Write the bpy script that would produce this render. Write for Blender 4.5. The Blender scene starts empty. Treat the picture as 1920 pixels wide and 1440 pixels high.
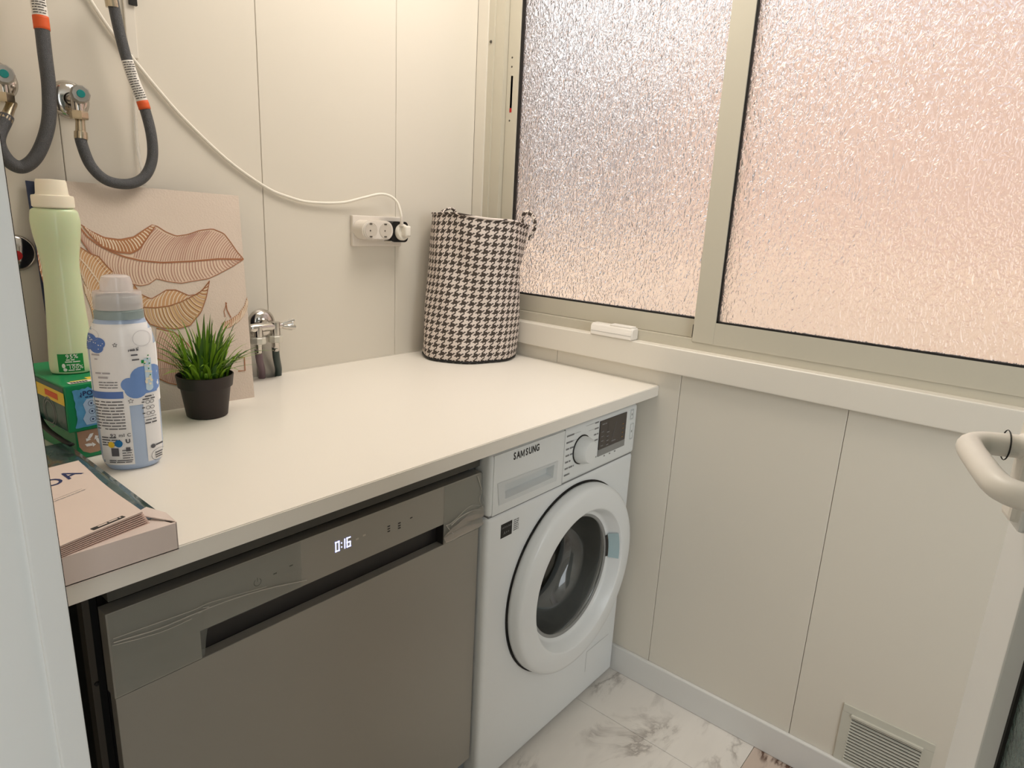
import bpy, bmesh, math, random
from mathutils import Vector, Matrix
from math import sin, cos, pi, radians
random.seed(7)
S = bpy.context.scene
COL = S.collection

# ------------------------------------------------------------------ camera
CX, CY, CZ = -1.5612, -1.4978, 1.3273
YAW, PITCH, ROLL, FPX = -0.8789, -0.2506, 0.0511, 1219.5
fw = Vector((-sin(YAW)*cos(PITCH), cos(YAW)*cos(PITCH), sin(PITCH)))
rt = Vector((cos(YAW), sin(YAW), 0)); up = rt.cross(fw)
R2 = rt*cos(ROLL)+up*sin(ROLL); U2 = -rt*sin(ROLL)+up*cos(ROLL)
cam = bpy.data.cameras.new('camera'); camo = bpy.data.objects.new('camera', cam); COL.objects.link(camo)
camo.matrix_world = Matrix(((R2.x, U2.x, -fw.x, CX), (R2.y, U2.y, -fw.y, CY), (R2.z, U2.z, -fw.z, CZ), (0, 0, 0, 1)))
cam.lens = FPX/1920*36; cam.sensor_width = 36; cam.clip_start = .02
S.camera = camo
CP = Vector((CX, CY, CZ))
def ray(px, py): return R2*((px-960)/FPX) + U2*(-(py-720)/FPX) + fw
def at(px, py, axis, val):                # measured point of the photo on a wall, front or shelf plane
    d = ray(px, py); return CP + d*((val-CP[axis])/d[axis])

# ------------------------------------------------------------------ world, light, exposure
S.view_settings.view_transform = 'Standard'; S.view_settings.look = 'None'
S.view_settings.gamma = 1; S.view_settings.use_curve_mapping = False
S.view_settings.exposure = 0.08
w = bpy.data.worlds.new('sky'); S.world = w; w.use_nodes = True
bg = w.node_tree.nodes['Background']
bg.inputs[0].default_value = (0.92, 0.96, 1.0, 1); bg.inputs[1].default_value = 1.55
def lamp(name, kind, loc, target, energy, color, size=None, size_y=None, angle=None):
    l = bpy.data.lights.new(name, kind); l.energy = energy; l.color = color
    if size: l.shape = 'RECTANGLE'; l.size = size; l.size_y = size_y or size
    if angle: l.angle = angle
    o = bpy.data.objects.new(name, l); COL.objects.link(o); o.location = loc
    o.rotation_euler = (Vector(target)-Vector(loc)).to_track_quat('-Z', 'Y').to_euler()
    return o
lamp('sun', 'SUN', (-4, -2, 7), (4, .5, 0), 1.1, (1.0, .95, .90), angle=radians(3))
lamp('doorway_daylight', 'AREA', (-1.45, -2.92, 1.45), (-1.2, 0, 1.0), 27, (.86, .94, 1.0), 1.5, 1.9)  # cool area lamp added behind the camera; its daylight and doorway are assumed
lamp('ceiling_panel_light', 'AREA', (-.50, -.62, 2.40), (-.62, -.68, 0), 16, (1.0, .93, .84), .6, .9)  # unseen fill light added to brighten the room

# ------------------------------------------------------------------ materials
def lin(c):
    return tuple(((v/255)/12.92 if v/255 <= .04045 else ((v/255+.055)/1.055)**2.4) for v in c)+(1,)
def mat(name, rgb, rough=.5, metal=0, var=.03, scale=9, bump=0, bscale=60, trans=0, coat=0, spec=.5, alpha=1, emit=None, estr=0, ior=1.45, sss=0):
    m = bpy.data.materials.new(name); m.use_nodes = True
    nt = m.node_tree; b = nt.nodes['Principled BSDF']
    c = lin(rgb)
    tc = nt.nodes.new('ShaderNodeTexCoord'); nz = nt.nodes.new('ShaderNodeTexNoise'); nz.inputs['Scale'].default_value = scale
    nt.links.new(tc.outputs['Object'], nz.inputs['Vector'])
    mx = nt.nodes.new('ShaderNodeMix'); mx.data_type = 'RGBA'
    mx.inputs[6].default_value = tuple(v*(1-var) for v in c[:3])+(1,); mx.inputs[7].default_value = tuple(min(1, v*(1+var)) for v in c[:3])+(1,)
    nt.links.new(nz.outputs[0], mx.inputs[0]); nt.links.new(mx.outputs[2], b.inputs['Base Color'])
    b.inputs['Roughness'].default_value = rough; b.inputs['Metallic'].default_value = metal
    b.inputs['Transmission Weight'].default_value = trans; b.inputs['Coat Weight'].default_value = coat
    b.inputs['Specular IOR Level'].default_value = spec; b.inputs['Alpha'].default_value = alpha; b.inputs['IOR'].default_value = ior
    if sss: b.inputs['Subsurface Weight'].default_value = sss; b.inputs['Subsurface Scale'].default_value = .02
    if emit: b.inputs['Emission Color'].default_value = lin(emit); b.inputs['Emission Strength'].default_value = estr
    if bump:
        n2 = nt.nodes.new('ShaderNodeTexNoise'); n2.inputs['Scale'].default_value = bscale; nt.links.new(tc.outputs['Object'], n2.inputs['Vector'])
        bp = nt.nodes.new('ShaderNodeBump'); bp.inputs['Strength'].default_value = bump; bp.inputs['Distance'].default_value = .002
        nt.links.new(n2.outputs[0], bp.inputs['Height']); nt.links.new(bp.outputs[0], b.inputs['Normal'])
    return m
M = {}
M['wall'] = mat('wall_panel', (221, 214, 201), .42, var=.012, scale=2)
M['joint'] = mat('joint_shadow', (196, 188, 172), .7)  # backing between wall panels and grout under the tiles
M['trimw'] = mat('trim_white', (226, 219, 207), .38, var=.015, scale=3)
M['ceil'] = mat('ceiling_paint', (232, 229, 222), .8)
M['alu'] = mat('window_aluminium', (196, 189, 172), .4, var=.02, scale=4)
M['dooralu'] = mat('door_white_lacquer', (242, 242, 240), .35, var=.02, scale=6)
M['handle'] = mat('worn_handle_white', (244, 238, 228), .4, var=.06, scale=22)
M['rubber'] = mat('black_rubber', (24, 22, 20), .6)
M['black'] = mat('black_plastic', (12, 11, 11), .45)
M['void'] = mat('chassis_dark', (26, 23, 20), .7)
M['chassis'] = mat('chassis_grey', (74, 68, 61), .55)
M['counter'] = mat('white_laminate', (240, 234, 224), .33, var=.012, scale=3, spec=.4)
M['base'] = mat('baseboard_white', (222, 220, 216), .35, var=.015)
M['washer'] = mat('washer_enamel', (233, 235, 235), .28, var=.008, coat=.25)
M['washer2'] = mat('washer_plastic', (231, 233, 232), .35, var=.008)
M['washside'] = mat('washer_side_steel', (206, 215, 228), .4, var=.01)  # cool daylight on the cabinet side is put into this bluish colour
M['steel'] = mat('brushed_steel', (160, 156, 147), .42, metal=.35, var=.03, scale=3)
M['dwtop'] = mat('dishwasher_top_strip', (70, 68, 62), .5)
M['groove'] = mat('handle_groove_dark', (46, 43, 42), .4)
M['ink'] = mat('dark_print', (48, 46, 46), .6); M['inksoft'] = mat('soft_print', (92, 92, 98), .6)
M['greyink'] = mat('grey_print', (130, 130, 130), .6)
M['whiteink'] = mat('white_print', (240, 240, 238), .6)
M['led'] = mat('led_digits', (210, 215, 255), .5, emit=(200, 208, 255), estr=1.6)
M['display'] = mat('display_glass', (44, 33, 32), .15, coat=.6)
M['displaybar'] = mat('display_touch_bar', (140, 140, 138), .3)
M['chrome'] = mat('chrome', (205, 200, 194), .14, metal=1, var=.05, scale=30)
M['brasschrome'] = mat('nickel_brass', (190, 178, 156), .25, metal=1, var=.08, scale=40)
M['teal'] = mat('teal_dot', (18, 132, 130), .4)
M['red'] = mat('red_dot', (170, 24, 24), .4)
M['hose'] = mat('braided_hose', (84, 85, 88), .42, metal=.25, var=.3, scale=420, bump=.9, bscale=700)
M['label'] = mat('paper_label', (232, 228, 222), .5)
M['orange'] = mat('orange_band', (222, 92, 40), .5)
M['cable'] = mat('white_cable', (236, 230, 218), .4)
M['plate'] = mat('socket_plate_white', (226, 218, 208), .35)
M['socket'] = mat('socket_recess', (205, 196, 184), .45)
M['clear'] = mat('clear_tube', (236, 234, 228), .15, trans=.0, alpha=.35)
M['soil'] = mat('soil', (24, 20, 14), .9, bump=1, bscale=120)
M['pot'] = mat('pot_dark_plastic', (44, 35, 33), .5, bump=.1)
M['sensor'] = mat('sensor_white', (240, 234, 226), .35)
M['vent'] = mat('vent_grey', (200, 197, 184), .45)
M['ventdark'] = mat('vent_dark', (70, 60, 54), .8)
M['greenbottle'] = mat('green_translucent', (210, 224, 184), .32, var=.03, scale=5, sss=.25, coat=.3)
M['greenlabel'] = mat('green_label', (14, 140, 66), .45)
M['capwhite'] = mat('cap_cream', (240, 232, 212), .35, sss=.1)
M['softblue'] = mat('softener_blue', (176, 196, 226), .22, var=.05, scale=25, coat=.4)
M['softlabel'] = mat('softener_label', (238, 238, 240), .3, coat=.2)
M['capclear'] = mat('clear_cap', (246, 238, 238), .15, var=.04, alpha=.5, coat=.3)
M['capgrey'] = mat('cap_collar', (150, 166, 166), .25, var=.08, scale=40, alpha=.85)
M['cloud'] = mat('cloud_blue', (112, 148, 208), .4)
M['cloud2'] = mat('cloud_deep_blue', (88, 122, 190), .4)
M['lightblue'] = mat('light_blue_print', (190, 214, 232), .4)
M['boxgreen'] = mat('box_green', (20, 138, 84), .35, var=.08, scale=30)
M['boxdark'] = mat('box_dark_green', (28, 74, 66), .3, var=.3, scale=30)
M['boxblue'] = mat('box_blue_splash', (92, 160, 204), .35, var=.25, scale=90)
M['boxpanel'] = mat('box_pale_panel', (178, 202, 226), .35)
M['yellow'] = mat('box_yellow', (240, 204, 60), .4)
M['kraft'] = mat('kraft_patch', (178, 142, 116), .5)
M['navy'] = mat('navy_ink', (40, 50, 96), .5)
M['card'] = mat('carton_pinkish', (224, 208, 200), .5, var=.02, coat=.2)
M['film'] = mat('dark_teal_film', (74, 92, 90), .14, var=.45, scale=26, coat=.5, bump=.6, bscale=30)
M['paper'] = mat('manual_paper', (226, 208, 198), .42, var=.03, scale=12)
M['paper2'] = mat('manual_pages', (214, 188, 176), .5)
M['canvasedge'] = mat('canvas_navy_edge', (46, 54, 78), .6)
M['leafbrown'] = mat('leaf_brown', (178, 124, 84), .6)
M['leaforange'] = mat('leaf_orange', (206, 160, 116), .6, var=.06)
M['leafochre'] = mat('leaf_ochre', (208, 172, 128), .6, var=.06)
M['leafpale'] = mat('leaf_pale', (222, 196, 174), .6, var=.02)
M['veinlight'] = mat('vein_light', (230, 208, 184), .6)
M['veinmauve'] = mat('vein_mauve', (182, 140, 124), .6)
M['veinbrown'] = mat('vein_brown', (162, 106, 72), .6)
M['facade'] = mat('peach_plaster', (220, 186, 164), .9, var=.16, scale=.55)
M['facade3'] = mat('pale_pink_plaster', (226, 208, 204), .9, var=.1, scale=.4)
M['facade2'] = mat('grey_facade', (128, 126, 130), .9, var=.1, scale=1.2)
M['parapet'] = mat('cream_plaster', (240, 208, 178), .9, var=.05, scale=.8)
M['ground'] = mat('courtyard_ground', (210, 190, 170), .9)
M['lampm'] = mat('lamp_housing', (240, 240, 240), .4)

def nodes_of(m): return m.node_tree, m.node_tree.nodes, m.node_tree.links
def canvas_mat():
    m = mat('canvas_painted', (214, 198, 184), .65, var=.08, scale=7, bump=.3, bscale=300); return m
M['canvas'] = canvas_mat()
def marble(name, base, vein, amt, seedv):
    m = bpy.data.materials.new(name); m.use_nodes = True; nt, N, L = nodes_of(m); b = N['Principled BSDF']
    tc = N.new('ShaderNodeTexCoord'); mp = N.new('ShaderNodeMapping'); mp.inputs['Location'].default_value = (seedv, seedv*.37, 0)
    mp.inputs['Rotation'].default_value = (0, 0, .55); mp.inputs['Scale'].default_value = (1.5, 3.6, 1)
    L.new(tc.outputs['Object'], mp.inputs['Vector'])
    n1 = N.new('ShaderNodeTexNoise'); n1.inputs['Scale'].default_value = 1.7; n1.inputs['Detail'].default_value = 9; n1.inputs['Roughness'].default_value = .62; n1.inputs['Distortion'].default_value = .9
    L.new(mp.outputs[0], n1.inputs['Vector'])
    r1 = N.new('ShaderNodeValToRGB'); e = r1.color_ramp.elements   # thin dark veins where noise crosses the middle
    e[0].position = .44; e[0].color = (0, 0, 0, 1); e[1].position = .56; e[1].color = (0, 0, 0, 1)
    k = e.new(.50); k.color = (1, 1, 1, 1); k2 = e.new(.485); k2.color = (.35, .35, .35, 1)
    L.new(n1.outputs[0], r1.inputs[0])
    n2 = N.new('ShaderNodeTexNoise'); n2.inputs['Scale'].default_value = 2.6; n2.inputs['Detail'].default_value = 3; L.new(mp.outputs[0], n2.inputs['Vector'])
    r2 = N.new('ShaderNodeValToRGB'); r2.color_ramp.elements[0].position = .45; r2.color_ramp.elements[1].position = .65; L.new(n2.outputs[0], r2.inputs[0])
    mu = N.new('ShaderNodeMath'); mu.operation = 'MULTIPLY'; L.new(r1.outputs[0], mu.inputs[0]); L.new(r2.outputs[0], mu.inputs[1])
    m2 = N.new('ShaderNodeMath'); m2.operation = 'MULTIPLY'; m2.inputs[1].default_value = amt; L.new(mu.outputs[0], m2.inputs[0])
    n3 = N.new('ShaderNodeTexNoise'); n3.inputs['Scale'].default_value = 3.3; n3.inputs['Detail'].default_value = 5; L.new(mp.outputs[0], n3.inputs['Vector'])
    m3 = N.new('ShaderNodeMath'); m3.operation = 'MULTIPLY'; m3.inputs[1].default_value = .28; L.new(n3.outputs[0], m3.inputs[0])
    ad = N.new('ShaderNodeMath'); ad.operation = 'ADD'; ad.use_clamp = True; L.new(m2.outputs[0], ad.inputs[0]); L.new(m3.outputs[0], ad.inputs[1])
    mx = N.new('ShaderNodeMix'); mx.data_type = 'RGBA'; mx.inputs[6].default_value = lin(base); mx.inputs[7].default_value = lin(vein)
    L.new(ad.outputs[0], mx.inputs[0]); L.new(mx.outputs[2], b.inputs['Base Color']); b.inputs['Roughness'].default_value = .3
    return m
M['marble'] = marble('marble_tile', (236, 230, 222), (140, 130, 122), .62, 3.1)
M['marble2'] = marble('marble_tile_brown', (208, 190, 176), (92, 66, 54), 3.0, 5.2)
def houndstooth():
    m = bpy.data.materials.new('houndstooth_cloth'); m.use_nodes = True; nt, N, L = nodes_of(m); b = N['Principled BSDF']
    uv = N.new('ShaderNodeUVMap'); uv.uv_map = 'UVMap'; sp = N.new('ShaderNodeSeparateXYZ'); L.new(uv.outputs[0], sp.inputs[0])
    def mth(op, a, bb=None):
        n = N.new('ShaderNodeMath'); n.operation = op
        for i, v in enumerate((a, bb)):
            if v is None: continue
            if isinstance(v, (int, float)): n.inputs[i].default_value = v
            else: L.new(v, n.inputs[i])
        return n.outputs[0]
    i = mth('FLOOR', mth('MULTIPLY', sp.outputs[0], 8)); j = mth('FLOOR', mth('MULTIPLY', sp.outputs[1], 8))
    ci = mth('LESS_THAN', mth('FLOORED_MODULO', i, 8), 3.5); cj = mth('LESS_THAN', mth('FLOORED_MODULO', j, 8), 3.5)
    tw = mth('LESS_THAN', mth('FLOORED_MODULO', mth('SUBTRACT', i, j), 4), 1.5)
    dark = mth('ADD', mth('MULTIPLY', tw, ci), mth('MULTIPLY', mth('SUBTRACT', 1, tw), cj))
    mx = N.new('ShaderNodeMix'); mx.data_type = 'RGBA'; mx.inputs[6].default_value = lin((226, 214, 206)); mx.inputs[7].default_value = lin((70, 60, 54))
    L.new(dark, mx.inputs[0]); L.new(mx.outputs[2], b.inputs['Base Color']); b.inputs['Roughness'].default_value = .85
    return m
M['hound'] = houndstooth()
def obscure_glass(name, tint, bstr, rough, mixt, alphab=0.0, bdist=.02):
    m = bpy.data.materials.new(name); m.use_nodes = True; nt, N, L = nodes_of(m)
    for n in list(N):
        if n.type == 'BSDF_PRINCIPLED': N.remove(n)
    out = [n for n in N if n.type == 'OUTPUT_MATERIAL'][0]
    tc = N.new('ShaderNodeTexCoord'); mp = N.new('ShaderNodeMapping'); mp.inputs['Scale'].default_value = (1, 1.2, .7); L.new(tc.outputs['Object'], mp.inputs[0])
    n1 = N.new('ShaderNodeTexNoise'); n1.inputs['Scale'].default_value = 70; n1.inputs['Detail'].default_value = 1.5; n1.inputs['Distortion'].default_value = 1.6
    L.new(mp.outputs[0], n1.inputs['Vector'])
    r = N.new('ShaderNodeValToRGB'); r.color_ramp.elements[0].position = .36; r.color_ramp.elements[1].position = .64; r.color_ramp.interpolation = 'EASE'; L.new(n1.outputs[0], r.inputs[0])
    bp = N.new('ShaderNodeBump'); bp.inputs['Strength'].default_value = bstr; bp.inputs['Distance'].default_value = bdist; L.new(r.outputs[0], bp.inputs['Height'])
    rf = N.new('ShaderNodeBsdfRefraction'); rf.inputs['Color'].default_value = tint; rf.inputs['Roughness'].default_value = rough; rf.inputs['IOR'].default_value = 1.35
    tl = N.new('ShaderNodeBsdfTranslucent'); tl.inputs['Color'].default_value = tint
    gl = N.new('ShaderNodeBsdfGlossy'); gl.inputs['Roughness'].default_value = .12
    for s in (rf, tl, gl): L.new(bp.outputs[0], s.inputs['Normal'])
    m1 = N.new('ShaderNodeMixShader'); m1.inputs[0].default_value = mixt; L.new(rf.outputs[0], m1.inputs[1]); L.new(tl.outputs[0], m1.inputs[2])
    m2 = N.new('ShaderNodeMixShader'); m2.inputs[0].default_value = .07; L.new(m1.outputs[0], m2.inputs[1]); L.new(gl.outputs[0], m2.inputs[2])
    L.new(m2.outputs[0], out.inputs[0]); return m
M['obscure'] = obscure_glass('obscure_glass', (.96, .955, .955, 1), .36, .19, .16)
M['darkglass'] = mat('door_obscure_glass', (92, 108, 104), .2, var=.5, scale=60, bump=1.0, bscale=160, coat=.4)
def clear_glass(name, tint, transp, rough=.03):
    m = bpy.data.materials.new(name); m.use_nodes = True; nt, N, L = nodes_of(m)
    for n in list(N):
        if n.type == 'BSDF_PRINCIPLED': N.remove(n)
    out = [n for n in N if n.type == 'OUTPUT_MATERIAL'][0]
    t = N.new('ShaderNodeBsdfTransparent'); t.inputs[0].default_value = tint
    g = N.new('ShaderNodeBsdfGlossy'); g.inputs['Roughness'].default_value = rough
    fr = N.new('ShaderNodeFresnel'); fr.inputs[0].default_value = 1.5
    a = N.new('ShaderNodeMath'); a.operation = 'ADD'; a.use_clamp = True; a.inputs[1].default_value = transp; L.new(fr.outputs[0], a.inputs[0])
    mx = N.new('ShaderNodeMixShader'); L.new(a.outputs[0], mx.inputs[0]); L.new(t.outputs[0], mx.inputs[1]); L.new(g.outputs[0], mx.inputs[2]); L.new(mx.outputs[0], out.inputs[0])
    return m
M['bowlglass'] = clear_glass('porthole_glass', (.84, .85, .84, 1), .06)
M['thinfilm'] = mat('clear_protective_film', (160, 162, 154), .14, alpha=.32, coat=.3)
M['drum'] = mat('drum_steel', (190, 188, 184), .3, metal=.9, var=.15, scale=14)
M['gasket'] = mat('door_gasket_grey', (150, 150, 148), .4)

# ------------------------------------------------------------------ helpers
def link(name, bm, m, parent=None, smooth=None, mats=None):
    me = bpy.data.meshes.new(name); bmesh.ops.recalc_face_normals(bm, faces=bm.faces) if smooth != 'keep' else None
    bm.to_mesh(me); bm.free()
    for mm in (mats or [m]): me.materials.append(mm)
    if smooth:
        for p in me.polygons: p.use_smooth = True
        if smooth != 'all' and smooth != 'keep':
            try: me.set_sharp_from_angle(angle=radians(38))
            except Exception: pass
    o = bpy.data.objects.new(name, me); COL.objects.link(o)
    if parent: o.parent = parent; o.matrix_parent_inverse = parent.matrix_world.inverted()
    return o
def tag(o, label=None, cat=None, group=None, kind=None):
    if label: o['label'] = label
    if cat: o['category'] = cat
    if group: o['group'] = group
    if kind: o['kind'] = kind
    return o
def thing(name, loc, label=None, cat=None, group=None, kind=None):
    o = bpy.data.objects.new(name, None); COL.objects.link(o); o.location = loc; o.empty_display_size = .02
    o.matrix_world = Matrix.Translation(Vector(loc)); return tag(o, label, cat, group, kind)
def box(bm, x0, x1, y0, y1, z0, z1, bev=0, seg=2):
    r = bmesh.ops.create_cube(bm, size=1); vs = r['verts']
    for v in vs:
        v.co = Vector(((x0+x1)/2+v.co.x*(x1-x0), (y0+y1)/2+v.co.y*(y1-y0), (z0+z1)/2+v.co.z*(z1-z0)))
    if bev:
        es = list({e for v in vs for e in v.link_edges})
        bmesh.ops.bevel(bm, geom=es, offset=bev, segments=seg, profile=.6, affect='EDGES')
    return bm
def bx(*a, bev=0, seg=2): return box(bmesh.new(), *a, bev=bev, seg=seg)
def cut(o, bm):
    """cuts the closed shape bm out of object o"""
    me = bpy.data.meshes.new('cutter'); bmesh.ops.recalc_face_normals(bm, faces=bm.faces); bm.to_mesh(me); bm.free(); c = bpy.data.objects.new('cutter', me); COL.objects.link(c)
    md = o.modifiers.new('cut', 'BOOLEAN'); md.object = c; md.operation = 'DIFFERENCE'; md.solver = 'EXACT'
    dg = bpy.context.evaluated_depsgraph_get(); dg.update(); new = bpy.data.meshes.new_from_object(o.evaluated_get(dg)); o.modifiers.clear(); o.data = new
    bpy.data.objects.remove(c); bpy.data.meshes.remove(me)
    for p in new.polygons: p.use_smooth = True
    new.set_sharp_from_angle(angle=radians(38)); return o
def frame_of(n):
    n = Vector(n).normalized(); a = Vector((0, 0, 1)) if abs(n.z) < .9 else Vector((1, 0, 0))
    u = a.cross(n).normalized(); return u, n.cross(u), n
def lathe(bm, prof, c, axis, seg=48, sx=1, sy=1, udir=None):
    """prof: (radius, height along axis)"""
    c = Vector(c); u, v, n = frame_of(axis)
    if udir is not None: u = Vector(udir).normalized(); v = n.cross(u)
    rings = []
    for r, h in prof:
        if r < 1e-6: rings.append([bm.verts.new(c+n*h)])
        else: rings.append([bm.verts.new(c+n*h+u*(r*sx*cos(2*pi*k/seg))+v*(r*sy*sin(2*pi*k/seg))) for k in range(seg)])
    for a, b in zip(rings, rings[1:]):
        for k in range(seg):
            q = [a[k % len(a)], a[(k+1) % len(a)], b[(k+1) % len(b)], b[k % len(b)]]
            q = list(dict.fromkeys(q))
            if len(q) > 2:
                try: bm.faces.new(q)
                except ValueError: pass
    return bm
def smoothpath(pts, n=8):
    P = [Vector(p) for p in pts]; P = [P[0]*2-P[1]]+P+[P[-1]*2-P[-2]]; out = []
    for i in range(1, len(P)-2):
        for k in range(n):
            t = k/n; a, b, c, d = P[i-1:i+3]
            out.append(.5*((2*b)+(c-a)*t+(2*a-5*b+4*c-d)*t*t+(3*b-a-3*c+d)*t**3))
    out.append(P[-2]); return out
def tube(bm, pts, r, seg=10, flat=1.0, cap=True):
    P = [Vector(p) for p in pts]; rs = r if isinstance(r, (list, tuple)) else [r]*len(P)
    t0 = (P[1]-P[0]).normalized(); u = frame_of(t0)[0]; rings = []
    for i, p in enumerate(P):
        t = (P[min(i+1, len(P)-1)]-P[max(i-1, 0)]).normalized()
        u = (u-t*u.dot(t)).normalized(); v = t.cross(u)
        rings.append([bm.verts.new(p+u*rs[i]*cos(2*pi*k/seg)+v*rs[i]*flat*sin(2*pi*k/seg)) for k in range(seg)])
    for a, b in zip(rings, rings[1:]):
        for k in range(seg): bm.faces.new([a[k], a[(k+1) % seg], b[(k+1) % seg], b[k]])
    if cap: bm.faces.new(rings[0][::-1]); bm.faces.new(rings[-1])
    return bm
def poly(bm, pts):
    return bm.faces.new([bm.verts.new(Vector(p)) for p in pts])
def prism(bm, pts, d):
    """pts: loop of 3-D points, extruded by vector d"""
    a = [bm.verts.new(Vector(p)) for p in pts]; b = [bm.verts.new(Vector(p)+Vector(d)) for p in pts]
    bm.faces.new(a); bm.faces.new(b[::-1]); n = len(a)
    for k in range(n): bm.faces.new([a[k], b[k], b[(k+1) % n], a[(k+1) % n]])
    return bm
def textmesh(s, size, fn, bold=0, res=3, sp=1.12):
    """writing as flat outline mesh; fn maps (x, y) in metres to 3-D"""
    cu = bpy.data.curves.new('t', 'FONT'); cu.body = s; cu.size = size; cu.align_x = 'CENTER'; cu.align_y = 'CENTER'
    cu.resolution_u = res; cu.offset = bold; cu.space_character = sp; cu.fill_mode = 'FRONT'
    o = bpy.data.objects.new('t', cu); COL.objects.link(o); dg = bpy.context.evaluated_depsgraph_get(); dg.update()
    me = bpy.data.meshes.new_from_object(o.evaluated_get(dg)); bm = bmesh.new(); bm.from_mesh(me)
    for v in bm.verts: v.co = fn(v.co.x, v.co.y)
    bpy.data.objects.remove(o); bpy.data.curves.remove(cu); bpy.data.meshes.remove(me); return bm
def planefn(o, u, v, off=0):
    o = Vector(o); u = Vector(u); v = Vector(v); n = u.cross(v).normalized()*off
    return lambda x, y: o+u*x+v*y+n
def merge(bms):
    out = bmesh.new()
    for b in bms:
        me = bpy.data.meshes.new('x'); b.to_mesh(me); b.free(); out.from_mesh(me); bpy.data.meshes.remove(me)
    return out
def quadf(bm, fn, x0, x1, y0, y1, nx=1, ny=1):
    g = [[bm.verts.new(fn(x0+(x1-x0)*i/nx, y0+(y1-y0)*j/ny)) for i in range(nx+1)] for j in range(ny+1)]
    for j in range(ny):
        for i in range(nx): bm.faces.new([g[j][i], g[j][i+1], g[j+1][i+1], g[j+1][i]])
    return bm
def discf(bm, fn, cx, cy, r, n=20, ry=None):
    ry = ry or r; c = bm.verts.new(fn(cx, cy)); rings = [[bm.verts.new(fn(cx+r*s*cos(2*pi*k/n), cy+ry*s*sin(2*pi*k/n))) for k in range(n)] for s in (.5, 1)]
    for k in range(n):
        bm.faces.new([c, rings[0][k], rings[0][(k+1) % n]]); bm.faces.new([rings[0][k], rings[1][k], rings[1][(k+1) % n], rings[0][(k+1) % n]])
    return bm
def ringf(bm, fn, cx, cy, r, w, n=28, ry=None, a0=0, a1=2*pi):
    ry = ry or r; f = [[bm.verts.new(fn(cx+(r-q)*cos(a0+(a1-a0)*k/n), cy+(ry-q)*sin(a0+(a1-a0)*k/n))) for k in range(n+1)] for q in (0, w)]
    for k in range(n): bm.faces.new([f[0][k], f[0][k+1], f[1][k+1], f[1][k]])
    return bm
def bars(bm, fn, x0, x1, y, h, words=True):
    """a line of tiny print, too small to read, as word-long bars"""
    x = x0
    while x < x1:
        L = random.uniform(2.5, 8)*h if words else (x1-x0)
        quadf(bm, fn, x, min(x+L, x1), y-h/2, y+h/2); x += L+h*.7
    return bm

H = .9087; D = .718; TH = .029; WY = -.672; GY = -.655

# ================================================================== SETTING
fl = link('floor', bx(-2.6, .02, -3.0, .02, -.05, -.004), M['joint']); tag(fl, kind='structure')
xs = [-2.59, -1.99, -1.39, -.79, -.19, .0]; ys = [-2.91, -2.31, -1.71, -1.11, -.51, 0]
for i in range(5):
    for j in range(5):
        b = bx(xs[i]+.0006, xs[i+1]-.0006, ys[j]+.0006, ys[j+1]-.0006, -.006, 0, bev=.0005, seg=1)
        link('tile', b, M['marble2'] if (j == 2 and i >= 3) else M['marble'], fl)
ceil = link('ceiling', bx(-2.6, .3, -3.0, .1, 2.42, 2.5), M['ceil']); tag(ceil, kind='structure')
PW = .4045
wb = link('wall_back', bx(-2.6, .25, .012, .12, 0, 2.42), M['joint']); tag(wb, kind='structure')
seams = [0, -.3132, -.7177, -1.1222, -1.5267, -1.9312, -2.60]
for a, c in zip(seams, seams[1:]):
    link('panel', bx(c+.0006, a-.0006, 0, .013, 0, 2.42, bev=.0010, seg=1), M['wall'], wb)
wr = link('wall_right', bx(.012, .25, -3.0, .0, 0, .952), M['joint']); tag(wr, kind='structure')
sm = [0, -.3748, -.7793, -1.1838, -1.5883, -1.9928, -2.3973, -3.0]
for a, c in zip(sm, sm[1:]):
    link('panel', bx(0, .013, c+.0006, a-.0006, 0, .955, bev=.0010, seg=1), M['wall'], wr)
link('panel', bx(0, .12, -.040, 0, .955, 2.42), M['wall'], wr)
link('lintel', bx(0, .25, -3.0, 0, 2.25, 2.42), M['wall'], wr)
link('panel', bx(0, .25, -3.0, -2.45, .955, 2.25), M['wall'], wr)
tag(link('wall_left', bx(-1.60, -1.47, -.93, .012, 0, 2.42), M['wall']), kind='structure')
tag(link('wall_front', merge([bx(-2.6, -2.35, -3.05, -2.98, 0, 2.42), bx(-.75, .25, -3.05, -2.98, 0, 2.42), bx(-2.6, .25, -3.05, -2.98, 2.42, 2.5)]), M['wall']), kind='structure')
tag(link('wall_side', bx(-2.7, -2.6, -3.0, .012, 0, 2.42), M['wall']), kind='structure')
tag(link('door_2', bx(-2.35, -.75, -3.05, -3.02, 0, 2.42), M['wall']), kind='structure')  # unseen, assumed doorway behind the camera, closed by a plain wall-coloured panel
bb = link('baseboard_right', bx(-.012, 0, -3.0, 0, 0, .0844, bev=.0035), M['base']); tag(bb, kind='structure')
# window ledge strip
tl = link('trim_1', bx(-.020, .03, -2.46, -.001, .952, 1.0195, bev=.004, seg=3), M['trimw']); tag(tl, kind='structure')
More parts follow.
